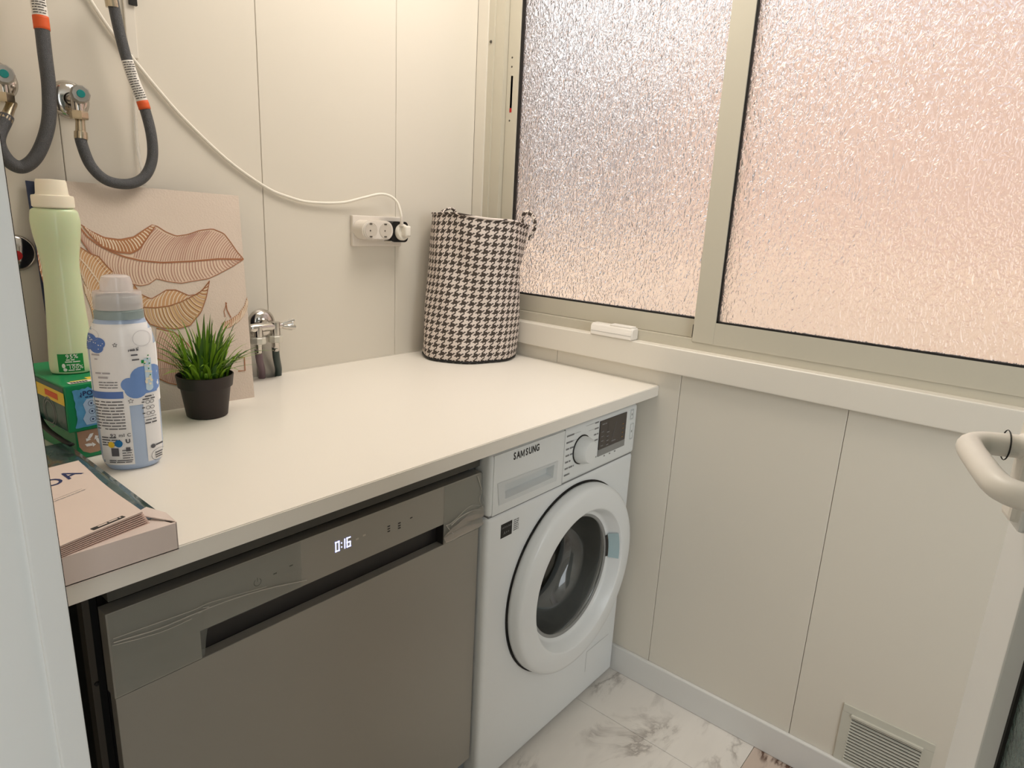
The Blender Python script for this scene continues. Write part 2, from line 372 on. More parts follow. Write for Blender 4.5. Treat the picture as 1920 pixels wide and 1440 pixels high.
# door frame at the left, close to the camera
t2 = thing('trim_2', (-1.45, -.93, 0), kind='structure')
link('frame_lip', bx(-1.4535, -1.434, -.962, -.93, 0, 2.42, bev=.0015), M['dooralu'], t2)
for v in bpy.data.objects['frame_lip'].data.vertices: v.co.x -= .0068*(v.co.z-.78)
link('frame_board', bx(-1.75, -1.4535, -.958, -.93, 0, 2.42), M['dooralu'], t2)
link('seal', bx(-1.434, -1.4325, -.956, -.945, 0, 2.42), M['rubber'], t2)
for v in bpy.data.objects['seal'].data.vertices: v.co.x -= .0068*(v.co.z-.78)
tag(link('wall_partition', bx(-2.6, -1.60, -.958, -.93, 0, 2.42), M['wall']), kind='structure')

# window: frame, two sliding sashes with obscure glass
wn = thing('window_1', (.02, -1.2, 1.02), kind='structure')
fr = bmesh.new()
box(fr, .012, .09, -2.46, -.062, 1.0195, 1.046); box(fr, .012, .09, -.0985, -.062, 1.046, 2.25); box(fr, .006, .09, -.062, -.040, 1.0195, 2.25)
box(fr, .012, .09, -2.46, -.0985, 2.19, 2.25); box(fr, .012, .09, -2.46, -2.40, 1.046, 2.19)
link('window_frame', fr, M['alu'], wn)
def sash(y0, y1, x0, x1, z0, gz, sl, sr, latch):
    root = link('sash', merge([bx(x0, x1, y0+sr, y1-sl, z0, gz), bx(x0, x1, y0+sr, y1-sl, 2.13, 2.19), bx(x0-.0006, x1, y1-sl, y1, z0, 2.19, bev=.0012), bx(x0-.0006, x1, y0, y0+sr, z0, 2.19, bev=.0012)]), M['alu'], wn)
    xm = (x0+x1)/2
    link('glass_pane', bx(xm-.002, xm+.002, y0+sr, y1-sl, gz, 2.13), M['obscure'], root)
    g = bmesh.new(); q = .0045
    for a in ((y0+sr-.001, y1-sl+.001, gz-.001, gz+q), (y0+sr-.001, y0+sr+q, gz, 2.13), (y1-sl-q, y1-sl+.001, gz, 2.13)): box(g, x0+.003, xm+.006, *a[:2], *a[2:])
    link('gasket', g, M['rubber'], root)
    if latch:
        lt = bmesh.new(); box(lt, x0-.0006, x0+.002, -.1235, -.1155, 1.633, 1.735)
        link('latch_slot', lt, M['black'], root); link('latch_mark', bx(x0-.0012, x0, -.1235, -.1155, 1.633, 1.645), M['red'], root)
        sc = bmesh.new()
        for z in (1.76, 1.785, 1.61): lathe(sc, [(0, .0012), (.0028, .001), (.003, 0)], (x0, -.117, z), (-1, 0, 0), 12)
        link('screw', sc, M['chassis'], root)
    return root
sash(-.845, -.1, .030, .058, 1.047, 1.095, .044, .055, True)
sash(-2.40, -.7910, .010, .029, 1.040, 1.0955, .0575, .06, False)
link('screw', lathe(bmesh.new(), [(0, .0015), (.004, .001), (.0045, 0)], (.0035, -.052, 1.83), (-1, 0, 0), 12), M['chassis'], wn)
link('sash_stop', bx(.0095, .014, -.7909, -.7892, 1.052, 1.084), M['rubber'], wn)

# outside, seen blurred through the glass
def ext(name, bm, m, label, cat): tag(link(name, bm, m), label, cat)
ext('courtyard_ground', bx(.3, 14, -12, 14, -3.2, -3.0), M['ground'], 'pale courtyard ground far below the obscure window', 'ground')
ext('facade_block', bx(4.2, 5.0, -9, 1.5, -3.0, 3.0), M['facade'], 'peach plastered building blurred behind the right window pane', 'building')
ext('garden_parapet', bx(2.0, 2.2, -9, 9, -3.0, 1.22), M['parapet'], 'cream outer wall blurred low behind the window panes', 'wall')
ext('tall_building', bx(7.2, 9.0, -14, 1.7, -3.0, 12), M['facade3'], 'pale pink tall building blurred above the peach one, behind the glass', 'building')  # added block that tints the panes like pinkish hazy sky
ext('far_building', bx(5.2, 7.0, 2.1, 5.0, -3.0, 2.9), M['facade2'], 'grey building blurred behind the left window pane', 'building')

# open door leaf at the right, with lever handle
DA = radians(17); du = Vector((-cos(DA), -sin(DA), 0)); dn = Vector((-sin(DA), cos(DA), 0)); DO = Vector((-.899, -1.517, 0))
def dp(t, n, z): return DO - du*t + dn*n + Vector((0, 0, z))   # t grows towards the free edge
def dbox(bm, t0, t1, n0, n1, z0, z1, bev=0):
    b = bmesh.new(); box(b, t0, t1, n0, n1, z0, z1, bev)
    for v in b.verts: v.co = dp(v.co.x, v.co.y, v.co.z)
    me = bpy.data.meshes.new('x'); b.to_mesh(me); b.free(); bm.from_mesh(me); bpy.data.meshes.remove(me); return bm
dr = thing('door_1', dp(.02, 0, 0), kind='structure')
link('stile', dbox(bmesh.new(), -.012, .0565, -.045, 0, .005, 2.1, .0015), M['dooralu'], dr)
link('hinge_stile', dbox(bmesh.new(), -.66, -.60, -.045, 0, .005, 2.1, .0015), M['dooralu'], dr)
link('rail', merge([dbox(bmesh.new(), -.60, -.012, -.045, -.0005, .005, .06), dbox(bmesh.new(), -.60, -.012, -.045, -.0005, 2.0, 2.1)]), M['dooralu'], dr)
link('glass_pane', dbox(bmesh.new(), -.60, -.012, -.022, -.016, .06, 2.0), M['darkglass'], dr)
link('gasket', dbox(bmesh.new(), -.0165, -.0118, -.020, -.0135, .06, 2.0), M['rubber'], dr)
hd = link('handle', dbox(bmesh.new(), -.007, .019, 0, .020, 1.103, 1.30, .004), M['handle'], dr)
link('handle_base', dbox(bmesh.new(), -.0095, .0215, 0, .013, 1.096, 1.306, .003), M['dooralu'], hd)
lv = smoothpath([dp(.006, .012, 1.166), dp(.006, .028, 1.165), dp(.005, .046, 1.164), dp(-.004, .057, 1.163), dp(-.02, .059, 1.162), dp(-.05, .059, 1.161), dp(-.084, .058, 1.160), dp(-.100, .052, 1.159), dp(-.110, .036, 1.159), dp(-.114, .022, 1.159)], 8)
link('lever', tube(bmesh.new(), lv, [.0160, .0145, .0130, .0120, .0110]+[.0098]*(len(lv)-6)+[.0090], 16), M['handle'], hd, 'all')
link('lever_seam', lathe(bmesh.new(), [(.0124, 0), (.0129, .0006), (.0124, .0012)], dp(.006, .0300, 1.165), dn, 24), M['rubber'], hd)

# ================================================================== COUNTERTOP
pts = [(-1.465, -D), (-.001, -D), (-.001, -.001), (-.700, -.001)]
for k in range(1, 9): a = pi*k/9; pts.append((-.7275+.0275*cos(a), -.001-.026*sin(a)))
pts += [(-.755, -.001), (-1.465, -.001)]
b = prism(bmesh.new(), [(x, y, H-TH) for x, y in pts], (0, 0, TH))
bmesh.ops.recalc_face_normals(b, faces=b.faces)
es = [e for e in b.edges if all(abs(v.co.y+D) < 1e-4 for v in e.verts) and abs(e.verts[0].co.z-e.verts[1].co.z) < 1e-4]
bmesh.ops.bevel(b, geom=es, offset=.0015, segments=2, affect='EDGES')
ct = link('countertop', b, M['counter']); tag(ct, 'white laminate worktop running over the dishwasher and washing machine', 'countertop')
link('sealant_bead', bx(-.700, -.002, -.003, -.0005, H, H+.0025), M['trimw'], ct)
link('sealant_bead', bx(-.0035, -.0005, -D, -.003, H, H+.0015), M['trimw'], ct)

# ================================================================== WASHING MACHINE
wm = thing('washing_machine', (-.32, -.36, 0), 'white front loading washing machine beside the window wall', 'washing machine')
WL, WR = -.621, -.022
def wcol(x0, x1, y0, y1, z0, z1, bev): return bx(x0, x1, y0, y1, z0, z1, bev=bev, seg=4)
cyl = lambda y0, y1, r: lathe(bmesh.new(), [(0, 0), (r, 0), (r, y1-y0), (0, y1-y0)], (-.293, y0, .444), (0, 1, 0), 96)
cut(link('cabinet', bx(WL+.002, WR-.002, WY+.032, -.06, .012, .85, bev=.004), M['washside'], wm), cyl(WY-.05, -.12, .206))
b = wcol(WL, WR, WY, WY+.05, .012, .7105, .012)
cut(link('front_panel', b, M['washer'], wm, True), cyl(WY-.05, WY+.1, .180))
b = wcol(WL, WR, WY-.002, WY+.05, .7125, .853, .012); cp = link('control_panel', b, M['washer2'], wm, True)
rec = lambda: prism(bmesh.new(), [(x, WY-.03, z) for x, z in ((-.5755, .7785), (-.3995, .7765), (-.4015, .7445), (-.5725, .7435))], (0, .0445, 0))
cut(cp, rec())
link('seam_line', bx(WL+.006, WR-.006, WY+.004, WY+.02, .7085, .7145), M['greyink'], wm)
# raised curve of the panel above the door
link('drawer_seam', bx(-.3635, -.3618, WY-.0024, WY, .7135, .852), M['greyink'], cp)
# detergent drawer with finger recess
dw_ = thing('detergent_drawer', (-.49, WY, .78)); dw_.parent = wm; dw_.matrix_parent_inverse = wm.matrix_world.inverted()
cut(link('drawer_front', bx(-.612, -.364, WY-.0035, WY-.001, .7155, .851, bev=.0012), M['washer2'], dw_), rec())
b = bmesh.new()
o_ = [(-.600, .787), (-.386, .7815), (-.388, .733), (-.592, .735)]; i_ = [(-.575, .778), (-.400, .776), (-.402, .745), (-.572, .744)]
A = [b.verts.new((x, WY-.0044, z)) for x, z in o_]; B = [b.verts.new((x, WY-.0040, z)) for x, z in i_]; Cc = [b.verts.new((x+(.010 if x < -.5 else -.004), WY+.014, z-(.004 if z > .76 else -.006))) for x, z in i_]
for k in range(4):
    b.faces.new([A[k], A[(k+1) % 4], B[(k+1) % 4], B[k]]); b.faces.new([B[k], B[(k+1) % 4], Cc[(k+1) % 4], Cc[k]])
b.faces.new(Cc)
link('finger_recess', b, mat('recess_shade_white', (214, 217, 217), .4), dw_)
pf = lambda o, off=.0: planefn(o, (1, 0, 0), (0, 0, 1), off)
F0 = pf((0, WY-.0042, 0)); F1 = pf((0, WY-.0026, 0)); F2 = pf((0, WY-.0006, 0))
p = at(984, 847, 1, WY)
lts = []
for k, ch in enumerate('SAMSUNG'):
    xk = (-.0385, -.0262, -.0122, .0025, .0150, .0280, .0410)[k]
    if ch == 'M':      # drawn stroke by stroke, condensed
        m_ = bmesh.new(); fm_ = lambda x, y: Vector((p.x+xk+x, WY-.0042, p.z+y)); t_ = .0021
        for xa, ya, xb, yb in ((-.0054, -.0083, -.0054, .0083), (.0054, -.0083, .0054, .0083), (-.0050, .0083, 0, -.0055), (.0050, .0083, 0, -.0055)):
            m_.faces.new([m_.verts.new(fm_(*q)) for q in ((xa-t_/2, ya), (xa+t_/2, ya), (xb+t_/2, yb), (xb-t_/2, yb))])
        lts.append(m_); continue
    lts.append(textmesh(ch, .0225, lambda x, y: Vector((p.x+xk+x*.74, WY-.0042, p.z+y)), bold=.0002 if ch == 'M' else .0006))
link('brand_lettering', merge(lts), M['ink'], cp)
# programme legend lines
b = bmesh.new()
for k in range(7): z = .838-.0165*k; bars(b, F1, -.355, -.355+random.choice((.022, .03, .038)), z-.004, .0042)
for k in range(7): z = .846-.0155*k; bars(b, F1, -.236 if k < 3 else -.232, -.217, z-.004, .0038)
for k in range(3): bars(b, F1, -.182+.026*k, -.176+.026*k, .7415, .004)
link('programme_legend', b, M['greyink'], cp)
b = bmesh.new()
for k, (xa, xb) in enumerate(((-.33, -.297), (-.33, -.307))): quadf(b, F1, xa, xb, .834-.0165*k, .8346-.0165*k)
quadf(b, F1, -.275, -.238, .8425, .8431); quadf(b, F1, -.262, -.238, .827, .8276)
link('legend_lines', b, M['greyink'], cp)
# knob
kc = (-.288, WY-.002, .786)
kn = link('knob_ring', lathe(bmesh.new(), [(.0375, 0), (.0375, .0015), (.034, .0018), (.034, 0)], kc, (0, -1, 0), 48), M['black'], cp)
link('programme_knob', lathe(bmesh.new(), [(.0345, 0), (.034, .012), (.031, .020), (.029, .026), (.026, .0295), (.0, .0305)], kc, (0, -1, 0), 48), M['washer2'], cp, True)
# display
dcs = [at(x, y, 1, WY-.003) for x, y in ((1124, 793), (1166, 773), (1172, 818), (1127, 836))]
X0, X1 = -.213, -.083; ZT, ZB, ZC = .842, .765, .747
dsp = link('display', bx(X0, X1, WY-.0045, WY-.0015, ZB, ZT, bev=.0014), M['display'], cp)
link('touch_bar', bx(X0, X1, WY-.0046, WY-.0015, ZC, ZB, bev=.001), M['displaybar'], cp)
F3 = pf((0, WY-.0048, 0)); b = bmesh.new()
for k in range(4):
    bars(b, F3, X0+.008, X0+.020, .812-.0125*k, .0025); bars(b, F3, X0+.034, X0+.046, .806-.0115*k, .0026)
bars(b, F3, X0+.008, X0+.03, .832, .003); bars(b, F3, X0+.06, X0+.082, .776, .003)
for k in range(12): a = k/12; quadf(b, F3, X0+.062+.016*a, X0+.0632+.016*a, .78+.045*a, .784+.045*a)
link('display_print', b, M['greyink'], dsp)
b = bmesh.new()
for k in range(4): bars(b, F3, X1-.02, X1-.013, .812-.012*k, .0025)
link('display_lights', b, mat('amber_print', (150, 110, 60), .5), dsp)
for zc, hh in ((.829, .0145), (.780, .0235)):
    q = bmesh.new(); ww = .0085; xc = -.056 if zc > .8 else -.050
    box(q, xc-ww, xc+ww, WY-.0040, WY-.0015, zc-hh, zc+hh, .003, 3)
    bt = link('touch_button', q, M['washer2'], cp)
    q = bmesh.new()
    quadf(q, pf((0, WY-.0042, 0)), xc-ww+.002, xc+ww-.002, zc+hh-.0032, zc+hh-.0022); quadf(q, pf((0, WY-.0042, 0)), xc-ww+.002, xc+ww-.002, zc-hh+.0022, zc-hh+.0032)
    quadf(q, pf((0, WY-.0042, 0)), xc-.002, xc+.002, zc-.003, zc+.003)
    quadf(q, pf((0, WY-.0042, 0)), xc-ww+.0012, xc-ww+.002, zc-hh+.003, zc+hh-.003); quadf(q, pf((0, WY-.0042, 0)), xc+ww-.002, xc+ww-.0012, zc-hh+.003, zc+hh-.003)
    link('button_outline', q, M['greyink'], bt)
# stickers
link('feature_sticker', bx(-.577, -.540, WY-.0006, WY+.001, .650, .683), M['black'], wm)
b = bmesh.new(); quadf(b, F2, -.5745, -.5425, .668, .6715)
link('sticker_print', merge([textmesh('SAMSUNG', .0068, lambda x, y: Vector((-.5585+x, WY-.0009, .6735+y))), textmesh('A++', .010, lambda x, y: Vector((-.5585+x, WY-.0009, .660+y)))]), M['greyink'], wm); b.free()
b = bmesh.new()
for k in range(6): bars(b, F2, -.535, -.517, .680-.0048*k, .0024)
link('information_sticker', b, M['greyink'], wm)
# door
dc = Vector((-.293, WY, .444)); ax = (0, -1, 0)
link('door_gap_ring', lathe(bmesh.new(), [(.2535, .0005), (.2535, .002), (.246, .002)], dc, ax, 96), M['rubber'], wm)
dor = link('porthole_door', lathe(bmesh.new(), [(.246, .001), (.2495, .006), (.2495, .014), (.2485, .024), (.2455, .031), (.240, .0355), (.232, .0375), (.210, .0395), (.192, .0405), (.1885, .0400), (.1870, .0385), (.1750, .012), (.1725, .0085), (.1700, .0070), (.1645, .0060), (.1645, -.01)], dc, ax, 96), M['washer'], wm, True)
link('glass_bowl', lathe(bmesh.new(), [(.1645, .004), (.161, .003), (.157, -.01), (.150, -.045), (.135, -.085), (.110, -.10), (.0, -.102)], dc, ax, 64), M['bowlglass'], dor, 'all')
link('bowl_rim', lathe(bmesh.new(), [(.1648, .0052), (.158, .0060), (.1565, .003)], dc, ax, 64), M['gasket'], dor, 'all')
link('gasket', lathe(bmesh.new(), [(.164, -.008), (.166, -.05), (.160, -.10), (.148, -.118), (.150, -.135)], dc, ax, 64), M['gasket'], wm, 'all')
b = lathe(bmesh.new(), [(.150, -.13), (.1515, -.127), (.195, -.15), (.2, -.30), (.2, -.45), (.0, -.455)], dc, ax, 64)
for f in b.faces: f.normal_flip()
dm = link('drum', b, M['drum'], wm, 'keep')
link('drum_lip', lathe(bmesh.new(), [(.150, -.126), (.154, -.120), (.158, -.128)], dc, ax, 64), M['chrome'], dm, 'all')
for k in range(3):
    b = bmesh.new(); a = 2*pi*k/3+.4; c = dc+Vector((cos(a)*.188, .29, sin(a)*.188)); tube(b, [c+Vector((0, -.12, 0)), c+Vector((0, .13, 0))], [.022, .018], 10); link('drum_paddle', b, M['drum'], dm)
b = bmesh.new()
for k in range(36):
    a = 2*pi*k/36
    for d in range(7): lathe(b, [(.0, .0012), (.003, .001)], dc+Vector((cos(a)*.1985, .16+.04*d, sin(a)*.1985)), (-cos(a), 0, -sin(a)), 6)
link('drum_holes', b, M['black'], dm); bpy.data.objects['drum_holes']['kind'] = 'stuff'
# grip recess at the right of the ring
def rp(a, r, h): return dc+Vector((cos(a)*r, -h, sin(a)*r))
b = bmesh.new(); g = []
for i in range(9):
    a = radians(-4+i*(26/8)); g.append([b.verts.new(rp(a, r, h)) for r, h in ((.1685, .0105), (.1835, .036))])
for i in range(8): b.faces.new([g[i][0], g[i+1][0], g[i+1][1], g[i][1]])
link('door_grip', b, mat('grip_pale_blue', (176, 200, 206), .3), dor)
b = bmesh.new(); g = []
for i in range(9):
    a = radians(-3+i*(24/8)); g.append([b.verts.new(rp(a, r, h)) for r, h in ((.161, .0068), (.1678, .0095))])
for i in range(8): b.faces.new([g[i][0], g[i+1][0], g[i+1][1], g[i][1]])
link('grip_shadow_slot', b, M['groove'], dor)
# filter flap lower right
b = bmesh.new()
for a in ((-.175, -.060, .150, .1508), (-.175, -.1742, .085, .150)): quadf(b, F2, *a)
link('filter_flap_outline', b, M['greyink'], wm)
for x in (WL+.05, WR-.05):
    for y in (WY+.07, -.1): link('foot', lathe(bmesh.new(), [(0, 0), (.022, 0), (.022, .012), (.0, .013)], (x, y, 0), (0, 0, 1), 16), M['rubber'], wm)

# ================================================================== DISHWASHER
DL, DR = -1.326, -.630
dwh = thing('dishwasher', (-.98, -.36, 0), 'grey steel dishwasher left of the washing machine, clock lit', 'dishwasher')
link('tub_casing', bx(DL+.006, DR-.002, -.605, -.06, .02, .816), M['void'], dwh)
link('top_strip', bx(DL+.005, DR-.001, -.652, -.06, .8285, .8785, bev=.001), M['dwtop'], dwh)
link('side_post', bx(DL-.016, DL-.008, -.622, -.600, .0, .8785), M['chassis'], dwh); link('side_panel', bx(DL-.008, DL+.006, -.600, -.06, .0, .8785), M['void'], dwh)
link('post_screw', lathe(bmesh.new(), [(0, .002), (.003, .0015), (.0035, 0)], (DL-.010, -.622, .70), (0, -1, 0), 12), M['black'], dwh)
link('door_liner', bx(DL+.012, DR-.003, -.633, -.606, .10, .812), M['void'], dwh)
link('front_panel', bx(DL, DR, GY, GY+.020, .10, .6885, bev=.0012), M['steel'], dwh)
# control fascia with a recessed grip groove
b = bmesh.new(); gx0, gx1, gz = -1.213, -.7335, .7345; zt = .8155
box(b, DL-.001, DR+.001, GY-.001, GY+.024, gz, zt); box(b, DL-.001, gx0, GY-.001, GY+.024, .690, gz); box(b, gx1, DR+.001, GY-.001, GY+.024, .690, gz)
fa = link('control_fascia', b, M['steel'], dwh)
link('grip_groove', merge([bx(gx0, gx1, GY+.021, GY+.024, .688, gz), bx(gx0, gx1, GY+.001, GY+.022, gz-.0015, gz-.0002), bx(gx0, gx0+.001, GY, GY+.02, .69, gz), bx(gx1-.001, gx1, GY, GY+.02, .69, gz)]), M['groove'], fa)
link('kick_plate', bx(DL, DR, GY+.05, GY+.07, .0, .095), M['void'], dwh)
FD = pf((0, GY-.0016, 0))
# 0:16 clock
def seg7(bm, x, z, w, h, on, t=.0022):
    s = {'a': (x, x+w, z+h-t, z+h), 'd': (x, x+w, z, z+t), 'g': (x, x+w, z+h/2-t/2, z+h/2+t/2), 'f': (x, x+t, z+h/2, z+h), 'e': (x, x+t, z, z+h/2), 'b': (x+w-t, x+w, z+h/2, z+h), 'c': (x+w-t, x+w, z, z+h/2)}
    for c in on: quadf(bm, FD, *s[c])
b = bmesh.new(); x0, z0 = at(628, 1039, 1, GY).x, .7705
seg7(b, x0, z0, .0085, .0185, 'abcdef'); quadf(b, FD, x0+.0115, x0+.0135, z0+.004, z0+.0065); quadf(b, FD, x0+.0115, x0+.0135, z0+.0115, z0+.014)
seg7(b, x0+.0115, z0, .0085, .0185, 'bc'); seg7(b, x0+.0225, z0, .0085, .0185, 'acdefg')
link('clock_digits', b, M['led'], fa)
# touch symbols
b = bmesh.new(); c = at(482, 1091, 1, GY)
ringf(b, FD, c.x, c.z, .0062, .0009, a0=radians(125), a1=radians(415)); quadf(b, FD, c.x-.0004, c.x+.0004, c.z+.001, c.z+.0075)
for px, py, n in ((515, 1079, 1), (545, 1064, 1), (728, 990, 3), (748, 984, 3), (770, 974, 1)):
    c = at(px, py, 1, GY)
    for k in range(n): bars(b, FD, c.x-.003, c.x+.003, c.z+.004-.0045*k*1.1, .0022)
link('touch_symbols', b, M['ink'], fa)
b = bmesh.new()
for px, py in ((669, 1010), (682, 1003)):
    c = at(px, py, 1, GY); bars(b, FD, c.x-.003, c.x+.003, c.z, .0035)
link('indicator_symbols', b, mat('faint_indicator', (190, 184, 174), .5), fa)
# wrinkled protective film left on the fascia
def film(x0, x1, zf0, zf1, nx, nz, amp, seed):
    bm = bmesh.new(); rnd = random.Random(seed); ph = [(rnd.uniform(20, 90), rnd.uniform(40, 260), rnd.uniform(0, 6), rnd.uniform(.3, 1)) for _ in range(9)]
    g = []
    for j in range(nz+1):
        row = []
        for i in range(nx+1):
            u = i/nx; v = j/nz; x = x0+(x1-x0)*u; a, c = zf0(u), zf1(u); z = a+(c-a)*v
            hgt = sum(q[3]*abs(sin(q[0]*x+q[1]*z+q[2])) for q in ph)/9
            row.append(bm.verts.new((x, GY-.0018-amp(u, v)*hgt, z)))
        g.append(row)
    for j in range(nz):
        for i in range(nx): bm.faces.new([g[j][i], g[j][i+1], g[j+1][i+1], g[j+1][i]])
    return bm
fm = ([film(DL+.001, -1.05, lambda u: .770-.062*0 + .0*u if u > 1 else .692+.0425*max(0, min(1, (u-.42)*50)) , lambda u: .8145, 90, 34, lambda u, v: .0012+.003*math.exp(-((v-(.42+.0*u))/.10)**2), 3),
            film(-.735, DR+.004, lambda u: .700+.0*u, lambda u: .8145-.001*u, 40, 40, lambda u, v: .002+.018*u*u*max(0, 1-abs(v-.30)/.45), 8)])
[link('protective_film', q_, M['thinfilm'], fa, 'all') for q_ in fm]
b = bmesh.new()   # film creases, their highlights painted in as pale tubes
def crease(pxs, r):
    tube(b, smoothpath([at(x, y, 1, GY-.004) for x, y in pxs], 5), r*1.6, 6)
crease([(213, 1205), (300, 1178), (372, 1148), (440, 1122), (505, 1103), (575, 1088)], .0006)
crease([(212, 1198), (290, 1170), (360, 1145), (400, 1128), (500, 1100)], .0004)
crease([(210, 1211), (300, 1186), (360, 1160)], .0004)
crease([(380, 1140), (392, 1138), (372, 1150)], .0005)
crease([(846, 985), (865, 968), (885, 958), (903, 955)], .0009); crease([(836, 986), (850, 978), (880, 950), (900, 948)], .0007)
crease([(852, 1003), (840, 990), (838, 984)], .0007); crease([(896, 893), (903, 920), (899, 938), (905, 955), (898, 968)], .0006)
link('film_crease', b, mat('film_highlight', (214, 208, 198), .2, alpha=.6), fa)
b = film(-.735, DR+.006, lambda u: .690+.010*u, lambda u: .716+.028*u, 30, 14, lambda u, v: .003+.014*abs(sin(5*v+2*u)), 12)
link('folded_film', b, mat('bunched_film', (178, 168, 156), .16, alpha=.62, coat=1), fa, 'all')

# ================================================================== LAUNDRY BASKET
cb = Vector((-.142, -.140, H)); ra, rb = .142, .118
bk = thing('laundry_basket', cb, 'round houndstooth fabric laundry basket in the corner by the window', 'basket')
ua = Vector((.74, -.673, 0)).normalized(); ub = Vector((.673, .74, 0)).normalized()   # long axis across the corner
NS, NZ = 144, 40; HB = .408
b = bmesh.new(); uvl = b.loops.layers.uv.new('UVMap'); g = []
def bshape(a, t):
    s = 1+.02*(1-t)**2*0 ; k = 1.0-.035*math.exp(-((t-.62)/.22)**2) + .02*(1-t)
    if t < .05: k *= .93+.07*math.sqrt(max(0, 1-(1-t/.05)**2))
    wob = .004*sin(3*a+1.3+5*t)+.0025*sin(7*a+9*t)+.003*sin(2*a-3*t)
    den = .006*math.exp(-((a-(-.1))/.22)**2)*math.exp(-((t-.45)/.2)**2)
    p = ua*((ra*k+wob-den)*cos(a))+ub*((rb*k+wob-den)*sin(a))
    top = HB-.011*cos(a)-.006*sin(a)+.002*sin(5*a)
    lean = Vector((.016, -.018, 0))*t
    return cb+p+lean+Vector((0, 0, top*t))
for j in range(NZ+1): g.append([b.verts.new(bshape(2*pi*i/NS, j/NZ)) for i in range(NS)])
for j in range(NZ):
    for i in range(NS):
        f = b.faces.new([g[j][i], g[j][(i+1) % NS], g[j+1][(i+1) % NS], g[j+1][i]])
        for l, (du_, dv) in zip(f.loops, ((0, 0), (1, 0), (1, 1), (0, 1))): l[uvl].uv = ((i+du_)/NS*37, (j+dv)/NZ*19.5)
link('fabric_wall', b, M['hound'], bk, 'keep')
b = bmesh.new(); g = []
for j in range(13):
    t = 1-.97*j/12; row = []
    for i in range(0, NS, 2):
        q = bshape(2*pi*i/NS, t); row.append(b.verts.new(((q.x-cb.x)*.975+cb.x, (q.y-cb.y)*.975+cb.y, q.z-.001)))
    g.append(row)
for j in range(12):
    for i in range(NS//2): b.faces.new([g[j][i], g[j][(i+1) % (NS//2)], g[j+1][(i+1) % (NS//2)], g[j+1][i]])
b.faces.new(g[-1]); link('lining', b, mat('white_lining', (226, 220, 212), .8), bk)
b = bmesh.new(); uvl = b.loops.layers.uv.new('UVMap')
rim = [bshape(2*pi*i/NS, 1) for i in range(NS)]; rim.append(rim[0]); tube(b, rim, .0032, 8, cap=False)
for f in b.faces:
    for l in f.loops: l[uvl].uv = ((l.vert.co.x+l.vert.co.y)*40, l.vert.co.z*46)
link('rim_piping', b, M['hound'], bk)
link('base_piping', tube(bmesh.new(), [bshape(2*pi*i/48, .012) for i in range(49)], .003, 6), M['black'], bk)
def strap(a0, a1, pts_h, out):
    pa, pb = bshape(a0, .97), bshape(a1, .97); P = []
    for t, h, o in pts_h: q = pa.lerp(pb, t); P.append(q+Vector((0, 0, h))+out*o)
    P = smoothpath(P, 6); bm = bmesh.new(); uvl = bm.loops.layers.uv.new('UVMap'); tube(bm, P, .0075, 8, flat=.4)
    for f in bm.faces:
        for l in f.loops: l[uvl].uv = ((l.vert.co.x-l.vert.co.y)*48, l.vert.co.z*48)
    return bm
# two fabric loop handles, left one slumped, right one standing
pl = at(838, 392, 1, -.05); pr = at(990, 397, 0, -.05)
def strap_px(P, axis, val):
    P = smoothpath([at(x, y, axis, val) for x, y in P], 6); bm = bmesh.new(); uvl = bm.loops.layers.uv.new('UVMap'); tube(bm, P, .0062, 8, flat=.55)
    for f in bm.faces:
        for l in f.loops: l[uvl].uv = ((l.vert.co.x-l.vert.co.y)*44, l.vert.co.z*48)
    return bm
link('strap_handle', strap_px([(819, 418), (820, 407), (828, 398), (839, 392), (849, 392), (853, 399), (850, 408), (850, 418)], 1, -.066), M['hound'], bk, 'all')
link('strap_handle', strap_px([(981, 440), (979, 424), (980, 406), (988, 398), (996, 402), (1002, 412), (1003, 426), (998, 438), (992, 450)], 0, -.028), M['hound'], bk, 'all')

